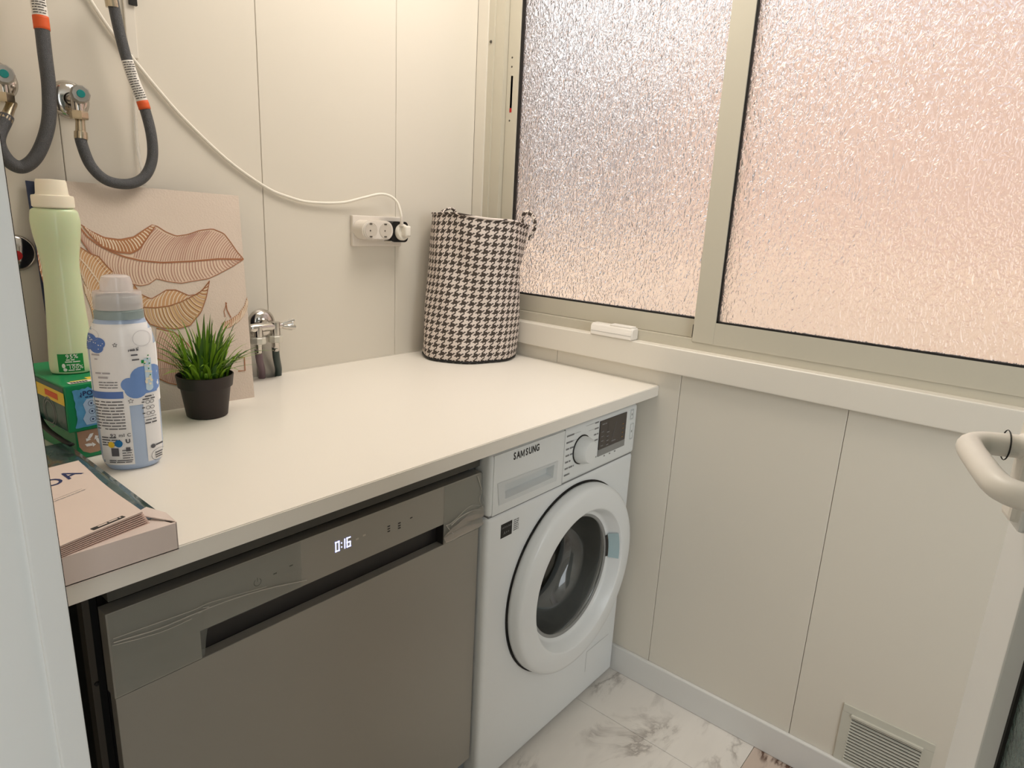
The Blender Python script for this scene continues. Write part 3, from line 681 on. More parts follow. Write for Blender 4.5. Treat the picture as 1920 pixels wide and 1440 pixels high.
# ================================================================== POTTED GRASS
pc = Vector((-.985, -.222, H))
pt = thing('potted_grass', pc, 'artificial green grass in a small dark brown pot', 'potted plant')
link('pot', lathe(bmesh.new(), [(.0, 0), (.036, 0), (.0385, .002), (.0465, .060), (.0475, .062), (.0505, .062), (.0535, .085), (.0515, .086), (.049, .072), (.0, .072)], pc, (0, 0, 1), 48), M['pot'], pt, True)
link('soil', lathe(bmesh.new(), [(.0, .076), (.049, .073)], pc, (0, 0, 1), 32), M['soil'], pt)
gm = [mat('blade_green_%s' % n, c, .4, var=.12, scale=30, sss=.05) for n, c in (('fresh', (122, 160, 40)), ('deep', (58, 96, 28)), ('mid', (92, 132, 34)))]
rg = random.Random(5)
for k in range(150):
    a = rg.uniform(0, 2*pi); r0 = .043*math.sqrt(rg.random()); hgt = rg.uniform(.055, .15); lean = (.012+.075*(r0/.043))*rg.uniform(.4, 1.25); a2 = a+rg.uniform(-.5, .5)
    if lean > .06: hgt = rg.uniform(.05, .10)
    base = pc+Vector((cos(a)*r0, sin(a)*r0, .073)); out = Vector((cos(a2), sin(a2), 0)); sd = Vector((-sin(a2+rg.uniform(-.6, .6)), cos(a2), 0)).normalized(); wd = rg.uniform(.0022, .0040)
    bm = bmesh.new(); rows = []
    for s in range(7):
        t = s/6; c = base+out*(lean*t**1.8)+Vector((0, 0, hgt*(t-.42*(lean/.09)*t**2.6))); wv = wd*(1-.25*t)*(1 if t < .7 else max(0, (1-t)/.3)**.8)
        rows.append([bm.verts.new(c-sd*wv), bm.verts.new(c+Vector((0, 0, 0))-out*wd*.35), bm.verts.new(c+sd*wv)] if s < 6 else [bm.verts.new(c)])
    for s in range(5):
        for q in range(2): bm.faces.new([rows[s][q], rows[s][q+1], rows[s+1][q+1], rows[s+1][q]])
    for q in range(2): bm.faces.new([rows[5][q], rows[5][q+1], rows[6][0]])
    link('blade', bm, gm[rg.choice((0, 0, 1, 2, 2))], pt, 'keep')

# ================================================================== CANVAS PRINT
BR = Vector((-.852, -.164, H)); TR = Vector((-.812, -.047, 1.345)); TL = Vector((-1.175, -.026, 1.353)); BL = Vector((-1.208, -.126, H))
_n = (BR-BL).cross(TL-BL); _d = ray(447, 367); TR = CP+_d*((BL-CP).dot(_n)/_d.dot(_n))
cn = (BR-BL).cross(TL-BL).normalized()
if cn.y > 0: cn = -cn
cv = thing('canvas_print', (BR+BL)/2, 'pinkish canvas print of line-drawn banana leaves leaning on the wall', 'canvas')
back = -cn*.012
b = bmesh.new(); a4 = [b.verts.new(p) for p in (BL, BR, TR, TL)]; b.faces.new(a4)
link('canvas_face', b, M['canvas'], cv)
b = bmesh.new(); e = cn*-.0003
for p_, q_ in ((BL, TL), (BR, BL)): poly(b, [p_+e, q_+e, q_+back, p_+back])
poly(b, [BL+back, BR+back, TR+back, TL+back]); link('canvas_edge', b, M['canvasedge'], cv)
b = bmesh.new()
for p_, q_ in ((TR, BR), (TL, TR)): poly(b, [p_+e, q_+e, q_+back, p_+back])
link('canvas_side', b, M['canvas'], cv)
NB = thing('navy_board', (-1.19, -.10, H), 'navy blue board standing behind the leaf canvas, its edge showing at the left', 'board')
def onb(px, py, off):
    d = ray(px, py); return CP+d*((BL+cn*off-CP).dot(cn)/d.dot(cn))
_tl, _bl = onb(47, 334, -.0135), onb(103, 705, -.0135)
_bl = _tl.lerp(_bl, (_tl.z-H)/(_tl.z-_bl.z)); _tl.z -= .004; _r = (BR-BL).normalized()*.045-Vector((0, 0, .003))
link('board', prism(bmesh.new(), [_tl, _bl, _bl+_r, _tl+_r], -cn*.003), M['canvasedge'], NB)
def onc(px, py, off=.0006):
    d = ray(px, py); return CP+d*((BL-CP).dot(cn)/d.dot(cn))+cn*off
def Z(x, y): return (x/3.79, 320+y/3.79)      # readings of one enlarged view back to the frame
def interp(P, t):
    L = [math.dist(P[i], P[i+1]) for i in range(len(P)-1)]; s = t*sum(L)
    for i, l in enumerate(L):
        if s <= l or i == len(L)-1:
            k = s/l if l else 0; return (P[i][0]+(P[i+1][0]-P[i][0])*k, P[i][1]+(P[i+1][1]-P[i][1])*k)
        s -= l
def cmap(p, off):
    q = Z(*p); return onc(q[0], q[1], off)
art = {}
def strip(bm, P, w, off):      # a drawn line of width w (in reading units)
    P = [Vector((x, y)) for x, y in P]; prev = None
    for i, p in enumerate(P):
        t = (P[min(i+1, len(P)-1)]-P[max(0, i-1)]); t = t.normalized() if t.length else Vector((1, 0)); n = Vector((-t.y, t.x))*w/2
        cur = (bm.verts.new(cmap(p+n, off)), bm.verts.new(cmap(p-n, off)))
        if prev: bm.faces.new([prev[0], cur[0], cur[1], prev[1]])
        prev = cur
def fill(bm, A, B, off, n=40):
    prev = None
    for i in range(n+1):
        a, c = interp(A, i/n), interp(B, i/n); cur = (bm.verts.new(cmap(a, off)), bm.verts.new(cmap(c, off)))
        if prev: bm.faces.new([prev[0], cur[0], cur[1], prev[1]])
        prev = cur
def veins(bm, A, B, n, w, off, bend=.12, f0=.04, f1=.94, ta=0., sk=0.06):
    for i in range(n):
        t = ta+(1-ta)*(i+.5)/n; a, c = interp(A, t), interp(B, max(0, min(1, t+sk))); P = []
        for s in range(6):
            q = f0+(f1-f0)*s/5; x = a[0]+(c[0]-a[0])*q; y = a[1]+(c[1]-a[1])*q
            ln = math.dist(a, c); nx, ny = (c[1]-a[1])/max(ln, 1), -(c[0]-a[0])/max(ln, 1); k = bend*ln*sin(pi*q); P.append((x+nx*k, y+ny*k))
        strip(bm, P, w*random.uniform(.7, 1.3), off)
UP = [(575, 385), (650, 432), (740, 475), (850, 490), (950, 470), (1020, 422), (1080, 385), (1115, 395), (1180, 437), (1250, 465), (1330, 455), (1420, 424), (1510, 414), (1590, 447), (1640, 512), (1680, 572), (1730, 630)]
MID = [(560, 395), (620, 470), (700, 530), (780, 572), (880, 612), (1000, 640), (1150, 654), (1350, 645), (1550, 628), (1730, 630)]
LOW = [(560, 470), (620, 560), (700, 650), (760, 720), (860, 775), (940, 805), (1000, 820), (1060, 805), (1110, 768), (1200, 790), (1290, 800), (1400, 780), (1480, 768), (1560, 730), (1650, 682), (1730, 630)]
UP2 = UP[6:]; MID2 = [(940, 625)]+MID[5:]
b1, b2, b3, b4 = bmesh.new(), bmesh.new(), bmesh.new(), bmesh.new()    # pale fill, mauve lines, brown fill, light lines
bo, bc, bl5, bw = bmesh.new(), bmesh.new(), bmesh.new(), bmesh.new()   # orange fill, ochre fill, brown lines, light veins on orange
fill(b1, UP, MID, .0006); fill(b1, MID, LOW, .0006)
veins(b2, MID2, UP2, 46, 6.5, .0010, .10, sk=-.0); veins(b2, MID, LOW, 60, 6, .0010, -.12, sk=.03)
FU = [(590, 392), (660, 438), (740, 478), (850, 492), (950, 472), (1020, 425), (1082, 390), (1100, 398)]; FL = [(590, 398), (650, 470), (730, 545), (840, 582), (930, 590), (990, 560), (1045, 480), (1100, 398)]
fill(b3, FU, FL, .0012); veins(b4, FU, FL, 26, 8, .0016, .08, .12, .9)
strip(bl5, [interp(UP, t/60) for t in range(61)], 6, .0013); strip(bl5, [interp(LOW, t/60) for t in range(61)], 5, .0013)
strip(bl5, [interp(MID, t/40) for t in range(41)], 11, .0014); strip(bl5, [interp(FL, t/30) for t in range(31)], 8, .0018)
# orange leaf at the left
OU = [(570, 545), (640, 590), (700, 610), (760, 680), (800, 720)]; OM = [(565, 620), (620, 680), (680, 760), (740, 850)]; OL = [(560, 700), (600, 800), (650, 900), (690, 960)]
fill(bo, OU, OM, .0012); fill(bo, OM, OL, .0012); veins(bw, OM, OU, 12, 6, .0016, .1); veins(bw, OM, OL, 12, 6, .0016, -.1)
strip(bl5, OU, 6, .0018); strip(bw, OM, 9, .0018)
O2U = [(590, 800), (660, 880), (700, 930), (740, 1020)]; O2L = [(600, 860), (640, 960), (660, 1040), (670, 1080)]
fill(bo, O2U, O2L, .0011); veins(bw, O2U, O2L, 14, 6, .0015, .05)
# left of the bottle
QU = [(262, 470), (290, 640), (330, 760), (360, 830)]; QL = [(255, 520), (280, 700), (320, 850), (350, 900)]
fill(b3, QU, QL, .0011); veins(b4, QU, QL, 10, 6, .0015, .05)
# ochre leaf at the right
CU = [(950, 810), (1000, 880), (1075, 912), (1130, 880), (1180, 848), (1250, 848), (1340, 888), (1400, 880), (1445, 838), (1487, 783)]
CM = [(940, 860), (1010, 970), (1100, 975), (1200, 962), (1290, 930), (1370, 890), (1440, 850), (1487, 783)]
CL = [(940, 900), (1000, 1010), (1060, 1090), (1150, 1118), (1250, 1125), (1350, 1100), (1430, 1000), (1465, 900), (1487, 783)]
fill(bo, CU, CM, .0010); fill(bc, CM, CL, .0010); veins(bw, CM, CU, 24, 7, .0014, .1); veins(bw, CM, CL, 30, 7, .0014, -.1)
veins(bl5, CM, CL, 26, 4, .0015, -.1)
for P in (CU, CM, CL): strip(bl5, [interp(P, t/40) for t in range(41)], 6, .0018)
# small leaf at the right edge, and the pale ones low down
DU = [(1755, 895), (1735, 960), (1690, 1020), (1630, 1060), (1575, 1085)]; DL_ = [(1757, 960), (1740, 1020), (1700, 1070), (1640, 1110), (1580, 1130)]
fill(b3, DU, DL_, .0010); veins(b4, DU, DL_, 18, 7, .0014, .1)
strip(bl5, [(1603, 935), (1612, 990), (1640, 1045)], 7, .0014); strip(bl5, [(1610, 940), (1590, 1000), (1600, 1040)], 5, .0014)
EU = [(1110, 1120), (1240, 1150), (1330, 1230), (1400, 1330), (1420, 1400)]; EM = [(1110, 1330), (1200, 1370), (1320, 1400), (1420, 1420)]; EL = [(1110, 1470), (1200, 1510), (1300, 1530), (1400, 1520)]
fill(b1, EU, EM, .0008); fill(b1, EM, EL, .0008); veins(b2, EM, EU, 24, 8, .0012, .08); veins(b2, EM, EL, 22, 8, .0012, -.08)
for P in (EU, EM, EL): strip(bl5, [interp(P, t/30) for t in range(31)], 8, .0014)
strip(bl5, [(1690, 1330), (1735, 1325), (1740, 1420), (1690, 1425)], 8, .0014)
for bm_, mm, nm in ((b1, 'leafpale', 'pale_leaf_print'), (b2, 'veinmauve', 'mauve_vein_print'), (b3, 'leafbrown', 'brown_leaf_print'), (b4, 'veinlight', 'light_vein_print'), (bo, 'leaforange', 'orange_leaf_print'), (bc, 'leafochre', 'ochre_leaf_print'), (bl5, 'veinbrown', 'outline_print'), (bw, 'veinlight', 'leaf_vein_print')):
    tag(link(nm, bm_, M[mm], cv, 'keep'), kind='stuff')

# ================================================================== BOTTLES
def bottle_surface(c, prof, face, b_ratio):
    """prof: (z, half width). theta 0 faces 'face'. returns S(u, z, off): u = metres across the visible front"""
    n = Vector(face).normalized(); side = Vector((-n.y, n.x, 0))
    def hw(z):
        for (z0, w0), (z1, w1) in zip(prof, prof[1:]):
            if z0 <= z <= z1: return w0+(w1-w0)*((z-z0)/max(z1-z0, 1e-6))
        return prof[-1][1] if z > prof[-1][0] else prof[0][1]
    def S_(u, z, off=.0005):
        a = hw(z); k = max(-.999, min(.999, u/a)); th = math.asin(k)
        return c+side*((a+off)*sin(th))+n*((a*b_ratio+off)*cos(th))+Vector((0, 0, z))
    return S_, n, side
def bottle_body(c, prof, n, side, br, seg=48):
    bm = bmesh.new(); rings = []
    for z, a in prof: rings.append([bm.verts.new(c+side*(a*cos(2*pi*k/seg))+n*(a*br*sin(2*pi*k/seg))+Vector((0, 0, z))) for k in range(seg)])
    for p_, q_ in zip(rings, rings[1:]):
        for k in range(seg): bm.faces.new([p_[k], p_[(k+1) % seg], q_[(k+1) % seg], q_[k]])
    bm.faces.new(rings[0][::-1]); bm.faces.new(rings[-1]); return bm
def dens(prof, n=5):
    P = [Vector((z, w, 0)) for z, w in prof]; return [(p.x, p.y) for p in smoothpath(P, n)]

# --- fabric softener (blue-white)
sc_ = Vector((-1.190, -.402, H)); tocam = Vector((CX-sc_.x, CY-sc_.y, 0)).normalized()
sp_ = dens([(.0, .033), (.002, .036), (.012, .0410), (.03, .0438), (.08, .0448), (.14, .0452), (.19, .0455), (.205, .0446), (.222, .0410), (.234, .0355), (.244, .0325)])
SS, sn, ss = bottle_surface(sc_, sp_, tocam, .72)
so = thing('softener_bottle', sc_, 'white and pale blue softener bottle with clear cap, nearest bottle', 'bottle')
link('body', bottle_body(sc_, sp_, sn, ss, .72), M['softblue'], so, 'all')
link('collar', lathe(bmesh.new(), [(.0335, .240), (.0335, .252), (.031, .2535), (.030, .262), (.0325, .263), (.0325, .266), (.030, .267), (.030, .273)], sc_, (0, 0, 1), 40, sy=.85, udir=ss), M['capgrey'], so, True)
link('cap', lathe(bmesh.new(), [(.0325, .254), (.0335, .256), (.0325, .280), (.032, .281), (.0222, .2815), (.0222, .284), (.0212, .296), (.0190, .3025), (.014, .305), (.0, .3055)], sc_, (0, 0, 1), 40, sy=.85, udir=ss), M['capclear'], so, True)
link('thread_ring', merge([lathe(bmesh.new(), [(.0285, z), (.0305, z+.0015), (.0305, z+.003), (.0285, z+.0045)], sc_, (0, 0, 1), 36, sy=.85, udir=ss) for z in (.262, .270)]), M['capgrey'], so, True)
K = .00073
def U(px): return (px-241)*K
def Vz(py): return .302-(py-519)*.000835
def sf(off): return lambda x, y: SS(x, y, off)
lb = bmesh.new(); n = 14
# sleeve: upper white area all across, two lower white panels
quadf(lb, sf(.0006), U(174)-.012, U(303)+.012, Vz(752), Vz(640), 24, 8)
quadf(lb, sf(.0006), U(181), U(297), Vz(640), Vz(612), 24, 10); quadf(lb, sf(.0006), U(190), U(290), Vz(612), Vz(601), 24, 6)
quadf(lb, sf(.0006), U(186), U(243), Vz(868), Vz(748), 14, 10); quadf(lb, sf(.0006), U(268), U(298), Vz(868), Vz(748), 8, 10)
la = link('label', lb, M['softlabel'], so, 'all')
b = bmesh.new(); fq = sf(.0010)
discf(b, fq, U(187), Vz(627), .0075); discf(b, fq, U(200), Vz(634), .0085); discf(b, fq, U(181), Vz(640), .006); discf(b, fq, U(196), Vz(642), .0085)
link('dotted_cloud', b, M['cloud2'], la)
b = bmesh.new()
for i in range(26): x = U(random.uniform(178, 208)); y = Vz(random.uniform(618, 648)); discf(b, sf(.0014), x, y, .0007, 6)
link('cloud_dots', b, M['whiteink'], la)
b = bmesh.new()
discf(b, fq, U(258), Vz(720), .016); discf(b, fq, U(246), Vz(712), .011); discf(b, fq, U(272), Vz(700), .017); discf(b, fq, U(290), Vz(705), .013, ry=.022); quadf(b, fq, U(246), U(296), Vz(732), Vz(716), 10, 2)
link('blue_cloud', b, M['cloud'], la)
b = bmesh.new(); quadf(b, sf(.0014), U(276), U(289), Vz(722), Vz(666), 4, 5); discf(b, sf(.0014), U(282.5), Vz(722), .005)
link('vial_print', b, M['lightblue'], la)
b = bmesh.new()
for i in range(18): discf(b, sf(.0018), U(random.uniform(277, 289)), Vz(random.uniform(655, 722)), random.uniform(.0009, .0022), 7)
link('flower_print', b, mat('flower_cream', (226, 220, 200), .4), la)
b = bmesh.new()
for i in range(6): discf(b, sf(.0019), U(random.uniform(276, 290)), Vz(random.uniform(660, 715)), .0011, 6)
quadf(b, sf(.0017), U(271), U(276), Vz(674), Vz(668)); link('leaf_print', b, M['greenlabel'], la)
b = bmesh.new(); quadf(b, fq, U(180), U(234), Vz(737), Vz(724), 12, 2); link('blue_banner', b, M['cloud2'], la)
ink = bmesh.new(); F = sf(.0016)
for k in range(10): bars(ink, F, U(184), U(233), Vz(743+5.8*k), .0017)
for k in range(4): bars(ink, F, U(189), U(212+8*random.random()), Vz(812+5*k), .0018)
for k in range(5): bars(ink, F, U(222), U(240), Vz(838+5*k), .0014)
for k in range(2): bars(ink, F, U(198), U(238), Vz(858+4*k), .0016)
for k in range(3): bars(ink, F, U(194), U(226), Vz(706+5*k), .0012)
bars(ink, F, U(272), U(288), Vz(738), .0022); bars(ink, F, U(267), U(290), Vz(743), .0020)
for k in range(3):
    bars(ink, F, U(265), U(270), Vz(748+11*k), .0018); ringf(ink, F, U(276), Vz(749+11*k), .0030, .0007, 12); ringf(ink, F, U(284), Vz(749+11*k), .0030, .0007, 12)
bars(ink, F, U(266), U(290), Vz(778), .0008); bars(ink, F, U(270), U(291), Vz(784), .0016); bars(ink, F, U(268), U(292), Vz(790), .0022)
for k in range(3): bars(ink, F, U(253+k), U(268), Vz(648+9*k), .0022)
quadf(ink, F, U(203), U(216), Vz(849), Vz(833)); quadf(ink, F, U(229), U(237), Vz(840), Vz(832))
ringf(ink, F, U(289), Vz(858), .0108, .0005, 30)
for k in range(3): bars(ink, F, U(282), U(296), Vz(853+5*k), .002)
discf(ink, F, U(279), Vz(838), .0034, 14); bars(ink, F, U(284), U(298), Vz(837), .0028)
for cx, cy, r in ((228, 637, .0032), (246, 743, .0038)):
    P = [(U(cx)+r*(1 if k % 2 == 0 else .45)*sin(k*pi/5), Vz(cy)+r*(1 if k % 2 == 0 else .45)*cos(k*pi/5)) for k in range(11)]
    for p_, q_ in zip(P, P[1:]):
        d = Vector((q_[0]-p_[0], q_[1]-p_[1])); nn = Vector((-d.y, d.x)).normalized()*.0003
        ink.faces.new([ink.verts.new(F(p_[0]+nn.x, p_[1]+nn.y)), ink.verts.new(F(q_[0]+nn.x, q_[1]+nn.y)), ink.verts.new(F(q_[0]-nn.x, q_[1]-nn.y)), ink.verts.new(F(p_[0]-nn.x, p_[1]-nn.y))])
ink = merge([ink, textmesh('92 ml C', .0075, lambda x, y: F(U(222)+x, Vz(808)+y), .0001), textmesh('U', .0085, lambda x, y: F(U(234)+x, Vz(820)+y), .0005), textmesh('para el', .0045, lambda x, y: F(U(259)+x, Vz(646)+y+.2*x), .0001)])
tag(link('small_print', ink, M['inksoft'], la), kind='stuff')
b = bmesh.new(); ringf(b, sf(.0014), U(276), Vz(628), .012, .0004); ringf(b, sf(.0014), U(190), Vz(620), .009, .0003)
bars(b, F, U(187), U(200), Vz(655), .0026); bars(b, F, U(191), U(196), Vz(663), .0018); bars(b, F, U(190), U(216), Vz(689), .0024); bars(b, F, U(194), U(210), Vz(697), .003)
tag(link('pale_print', b, mat('pale_grey_print', (176, 172, 178), .5), la), kind='stuff')
b = bmesh.new(); discf(b, F, U(204), Vz(826), .0040, 16, ry=.005); link('yellow_mark', b, M['yellow'], la)
b = bmesh.new(); discf(b, F, U(217), Vz(824), .0052, 18, ry=.006); link('blue_mark', b, mat('mark_blue', (40, 120, 180), .4), la)

# --- tall green detergent bottle, standing on the green box
gc = Vector((-1.213, -.235, 1.0355)); tocam = Vector((CX-gc.x, CY-gc.y, 0)).normalized()
gp_ = dens([(.0, .028), (.002, .0315), (.012, .0330), (.04, .0318), (.09, .0288), (.14, .0266), (.18, .0262), (.205, .0290), (.225, .0322), (.245, .0340), (.256, .0336), (.266, .0315), (.2705, .0250), (.273, .0240)])
GS, gn, gs = bottle_surface(gc, gp_, tocam, .72)
gb = thing('detergent_bottle', gc, 'tall frosted pale green detergent bottle standing on the green box', 'bottle')
link('body', bottle_body(gc, gp_, gn, gs, .72), M['greenbottle'], gb, 'all')
link('cap', lathe(bmesh.new(), [(.0270, .270), (.0290, .272), (.0290, .286), (.0282, .289), (.0232, .290), (.0222, .292), (.0210, .310), (.0195, .3135), (.0, .3145)], gc, (0, 0, 1), 40, sy=.8, udir=gs), M['capwhite'], gb, True)
GK = .00082
def GU(px): return (px-137)*GK
def GV(py): return .0+(694-py)*.00083
Fg = lambda off: (lambda x, y: GS(x, y, off))
b = bmesh.new(); quadf(b, Fg(.0006), GU(113), GU(156), GV(689), GV(652), 10, 4); gl_ = link('label', b, M['greenlabel'], gb)
b = bmesh.new(); F = Fg(.0011)
bars(b, F, GU(127), GU(141), GV(664), .0016); bars(b, F, GU(125), GU(150), GV(668), .0016); bars(b, F, GU(127), GU(148), GV(674), .0014); bars(b, F, GU(129), GU(149), GV(685), .0018)
discf(b, F, GU(122), GV(676), .0024, 12, ry=.004); discf(b, F, GU(124), GV(684), .0028, 12)
b = merge([b, textmesh('95%', .0095, lambda x, y: F(GU(137)+x, GV(657.5)+y), .00005), textmesh('100%', .0085, lambda x, y: F(GU(142)+x, GV(679.5)+y), .00005)])
link('lettering', b, M['whiteink'], gl_)

# ================================================================== GREEN BOXES
def rbox(name, x0, x1, y0, y1, z0, z1, m, parent, rot, piv, bev=.0012):
    bm = bx(x0, x1, y0, y1, z0, z1, bev=bev); Rm = Matrix.Rotation(rot, 3, 'Z')
    for v in bm.verts: v.co = Rm @ (v.co-piv)+piv
    return link(name, bm, m, parent)
piv = Vector((-1.256, -.332, H)); ROT = radians(4)
Rm = Matrix.Rotation(ROT, 3, 'Z')
def bp(x, y, z): return Rm @ (Vector((x, y, z))-piv)+piv       # x right, y back from the near left corner
X0b, Y0b = piv.x, piv.y
g1 = thing('detergent_box', (-1.20, -.24, .957), 'green detergent box with blue panel, upper box under the tall green bottle', 'box', None)
rbox('carton', X0b, X0b+.115, Y0b, Y0b+.200, .9575, 1.035, M['boxgreen'], g1, ROT, piv, .0025)
ff = lambda x, y: bp(X0b+x, Y0b-.0006, .9575+y)
b = bmesh.new()      # ragged blue splash panel
P = [ff(.010, .006)]; rr = random.Random(3)
for k in range(14): P.append(ff(.014+.09*k/13, .005+rr.uniform(0, .002)))
for k in range(10): P.append(ff(.106-rr.uniform(0, .003), .007+.062*k/9))
for k in range(22): P.append(ff(.104-.092*k/21, .070+rr.uniform(-.003, .002)))
for k in range(10): P.append(ff(.010+rr.uniform(-.001, .004), .068-.060*k/9))
poly(b, P); pn = link('blue_panel', b, M['boxblue'], g1)
ff2 = lambda x, y: bp(X0b+x, Y0b-.0009, .9575+y)
b = bmesh.new(); P = [ff2(.026, .009), ff2(.104, .009), ff2(.104, .054), ff2(.030, .052), ff2(.024, .044), ff2(.027, .03), ff2(.022, .02)]; poly(b, P); link('pale_panel', b, M['boxpanel'], pn)
ff3 = lambda x, y: bp(X0b+x, Y0b-.0013, .9575+y)
b = bmesh.new()
for k in range(3):
    ringf(b, ff3, .036, .044-.0135*k, .0048, .0006, 18); discf(b, ff3, .036, .044-.0135*k, .0016, 8)
    for q in range(3): bars(b, ff3, .045, .075, .047-.0135*k-.0028*q, .0012)
bars(b, ff3, .028, .075, .0552, .0018)
b = merge([b, textmesh('¿POR QUÉ', .0105, lambda x, y: ff3(.047+x, .0615+y), .0003)])
link('lettering', b, M['navy'], pn)
# left side: dark printed picture with the yellow band, top print
sf_ = lambda x, y: bp(X0b-.0006, Y0b+x, .9575+y)
b = bmesh.new(); quadf(b, sf_, .003, .197, .003, .074); link('side_print', b, M['boxdark'], g1)
sf2 = lambda x, y: bp(X0b-.0009, Y0b+x, .9575+y)
b = bmesh.new(); quadf(b, sf2, .001, .197, .045, .066); yb = link('yellow_band', b, M['yellow'], g1)
sf3 = lambda x, y: bp(X0b-.0012, Y0b+.197-x, .9575+y); b = bmesh.new()
for a in (.03, .12): bars(b, sf3, a, a+.055, .0555, .010)
link('band_lettering', b, M['orange'], yb)
b = bmesh.new()
for r_ in (.026, .020): ringf(b, sf3, .13, .022, r_, .002, 24)
link('picture_print', b, M['greyink'], g1)
tf = lambda x, y: bp(X0b+x, Y0b+y, 1.0353); b = bmesh.new(); quadf(b, tf, .045, .112, .010, .040); quadf(b, tf, .018, .045, .008, .026)
link('top_yellow_print', b, M['yellow'], g1)
b = bmesh.new(); tf2 = lambda x, y: bp(X0b+x, Y0b+y, 1.0357)
quadf(b, tf2, .012, .046, .007, .020); link('white_tag', b, M['label'], g1)
b = bmesh.new(); tf3 = lambda x, y: bp(X0b+x, Y0b+y, 1.0360); [quadf(b, tf3, .015+.0042*k, .018+.0042*k, .009, .017) for k in range(6)]; link('bar_print', b, M['ink'], g1)
g2 = thing('recycled_carton', (-1.20, -.24, H), 'green box with brown recycling patch, lower box on the worktop', 'box', None)
rbox('carton', X0b+.010, X0b+.118, Y0b+.004, Y0b+.196, H+.0005, .957, M['boxgreen'], g2, ROT, piv, .0025)
kf = lambda x, y: bp(X0b+x, Y0b+.0034, H+y); b = bmesh.new(); P = [kf(.012, .0475), kf(.072, .0475), kf(.072, .012), kf(.060, .009), kf(.050, .0105), kf(.04, .0075), kf(.028, .0075), kf(.018, .013), kf(.013, .022)]
poly(b, P); kp = link('kraft_patch', b, M['kraft'], g2)
kf2 = lambda x, y: bp(X0b+x, Y0b+.0028, H+y); b = bmesh.new()
for k in range(3):      # three chasing arrows
    a = 2*pi*k/3+pi/2; cx, cy = .033, .0285
    def q(r, s, a=a): return kf2(cx+r*cos(a)-s*sin(a), cy+r*sin(a)+s*cos(a))
    r1, r2 = .0045, .0090
    def corner(r, ang, a=a): return kf2(cx+r*cos(a+ang), cy+r*sin(a+ang))
    b.faces.new([b.verts.new(p) for p in (corner(.0125, -.22), corner(.0125, .22), corner(.0088, .95), corner(.0050, .80), corner(.0072, .0))])
    b.faces.new([b.verts.new(p) for p in (corner(.0110, 1.02), corner(.0028, .62), corner(.0092, 1.55))])
link('recycling_symbol', b, M['whiteink'], kp)
link('black_strap', tube(bmesh.new(), smoothpath([(-1.262, -.10, 1.03), (-1.264, -.18, 1.0), (-1.266, -.20, .97), (-1.27, -.26, .955), (-1.268, -.33, .951), (-1.262, -.36, .9475)], 6), .005, 8, flat=.5), M['black'], g2, 'all')

# ================================================================== TRAY AND MANUAL
TXR, TXL, TYF, TYB, TZ = -1.260, -1.462, -.728, -.350, .946
tr = thing('carton_tray', (-1.36, -.55, H), 'shallow pinkish carton tray lined with dark film at the counter edge', 'tray')
b = bmesh.new(); box(b, TXL, TXR, TYF, TYB, H+.0005, H+.003); box(b, TXL, TXR, TYF, TYF+.004, H+.001, TZ, .0008)
link('tray_wall', b, M['card'], tr)
link('tray_side', bx(TXR-.002, TXR, TYF+.004, TYB, H+.001, H+.006), M['card'], tr)
# front wall folded inwards, sloping to the inside
b = bmesh.new(); poly(b, [(TXL, TYF, TZ), (TXR-.004, TYF, TZ), (TXR-.012, TYF+.033, TZ-.002), (TXL, TYF+.055, TZ-.003)]); poly(b, [(TXR-.012, TYF+.033, TZ-.002), (TXL, TYF+.055, TZ-.003), (TXL, TYF+.055, H+.004), (TXR-.012, TYF+.033, H+.004)])
link('inner_flap', b, M['card'], tr)
b = bmesh.new()
prism(b, [(TXR-.030, TYF+.052, TZ+.003), (TXR-.012, TYF+.058, TZ+.005), (TXR, TYF+.030, TZ+.003), (TXR, TYF+.002, TZ+.001), (TXR-.013, TYF+.024, TZ+.002)], (0, 0, -.0012))
prism(b, [(TXR, TYF, H+.002), (TXR, TYF, TZ+.001), (TXR, TYF+.030, TZ+.003), (TXR, TYF+.040, H+.008)], (-.0012, 0, 0))
link('corner_tab', b, M['card'], tr)
# crumpled dark film lining, rising toward the boxes
b = bmesh.new(); nx, ny = 22, 44; g = []; rr = random.Random(11)
for j in range(ny+1):
    row = []
    for i in range(nx+1):
        u, v = i/nx, j/ny; x = TXL+.002+(TXR-.001-TXL)*u; y = TYF+.04+(TYB-TYF-.04+.03)*v
        z = H+.032+(.003*sin(23*u+9*v)+.0025*sin(31*v-11*u)+.002*rr.random())*(1-u)**.5
        row.append(b.verts.new((x, y, z)))
    g.append(row)
for j in range(ny):
    for i in range(nx): b.faces.new([g[j][i], g[j][i+1], g[j+1][i+1], g[j+1][i]])
vs_ = [g[j][nx] for j in range(ny+1)]; lo = [b.verts.new((v.co.x+.001, v.co.y, H+.0012)) for v in vs_]
for j in range(ny): b.faces.new([vs_[j], lo[j], lo[j+1], vs_[j+1]])
link('film_lining', b, M['film'], tr, 'all')
mn = thing('instruction_manual', (-1.36, -.58, TZ), 'pale paper instruction manual lying in the carton tray', 'booklet')
MR = -1.288; c4 = [(-1.455, -.745), (MR, -.703), (-1.283, -.462), (-1.455, -.472)]
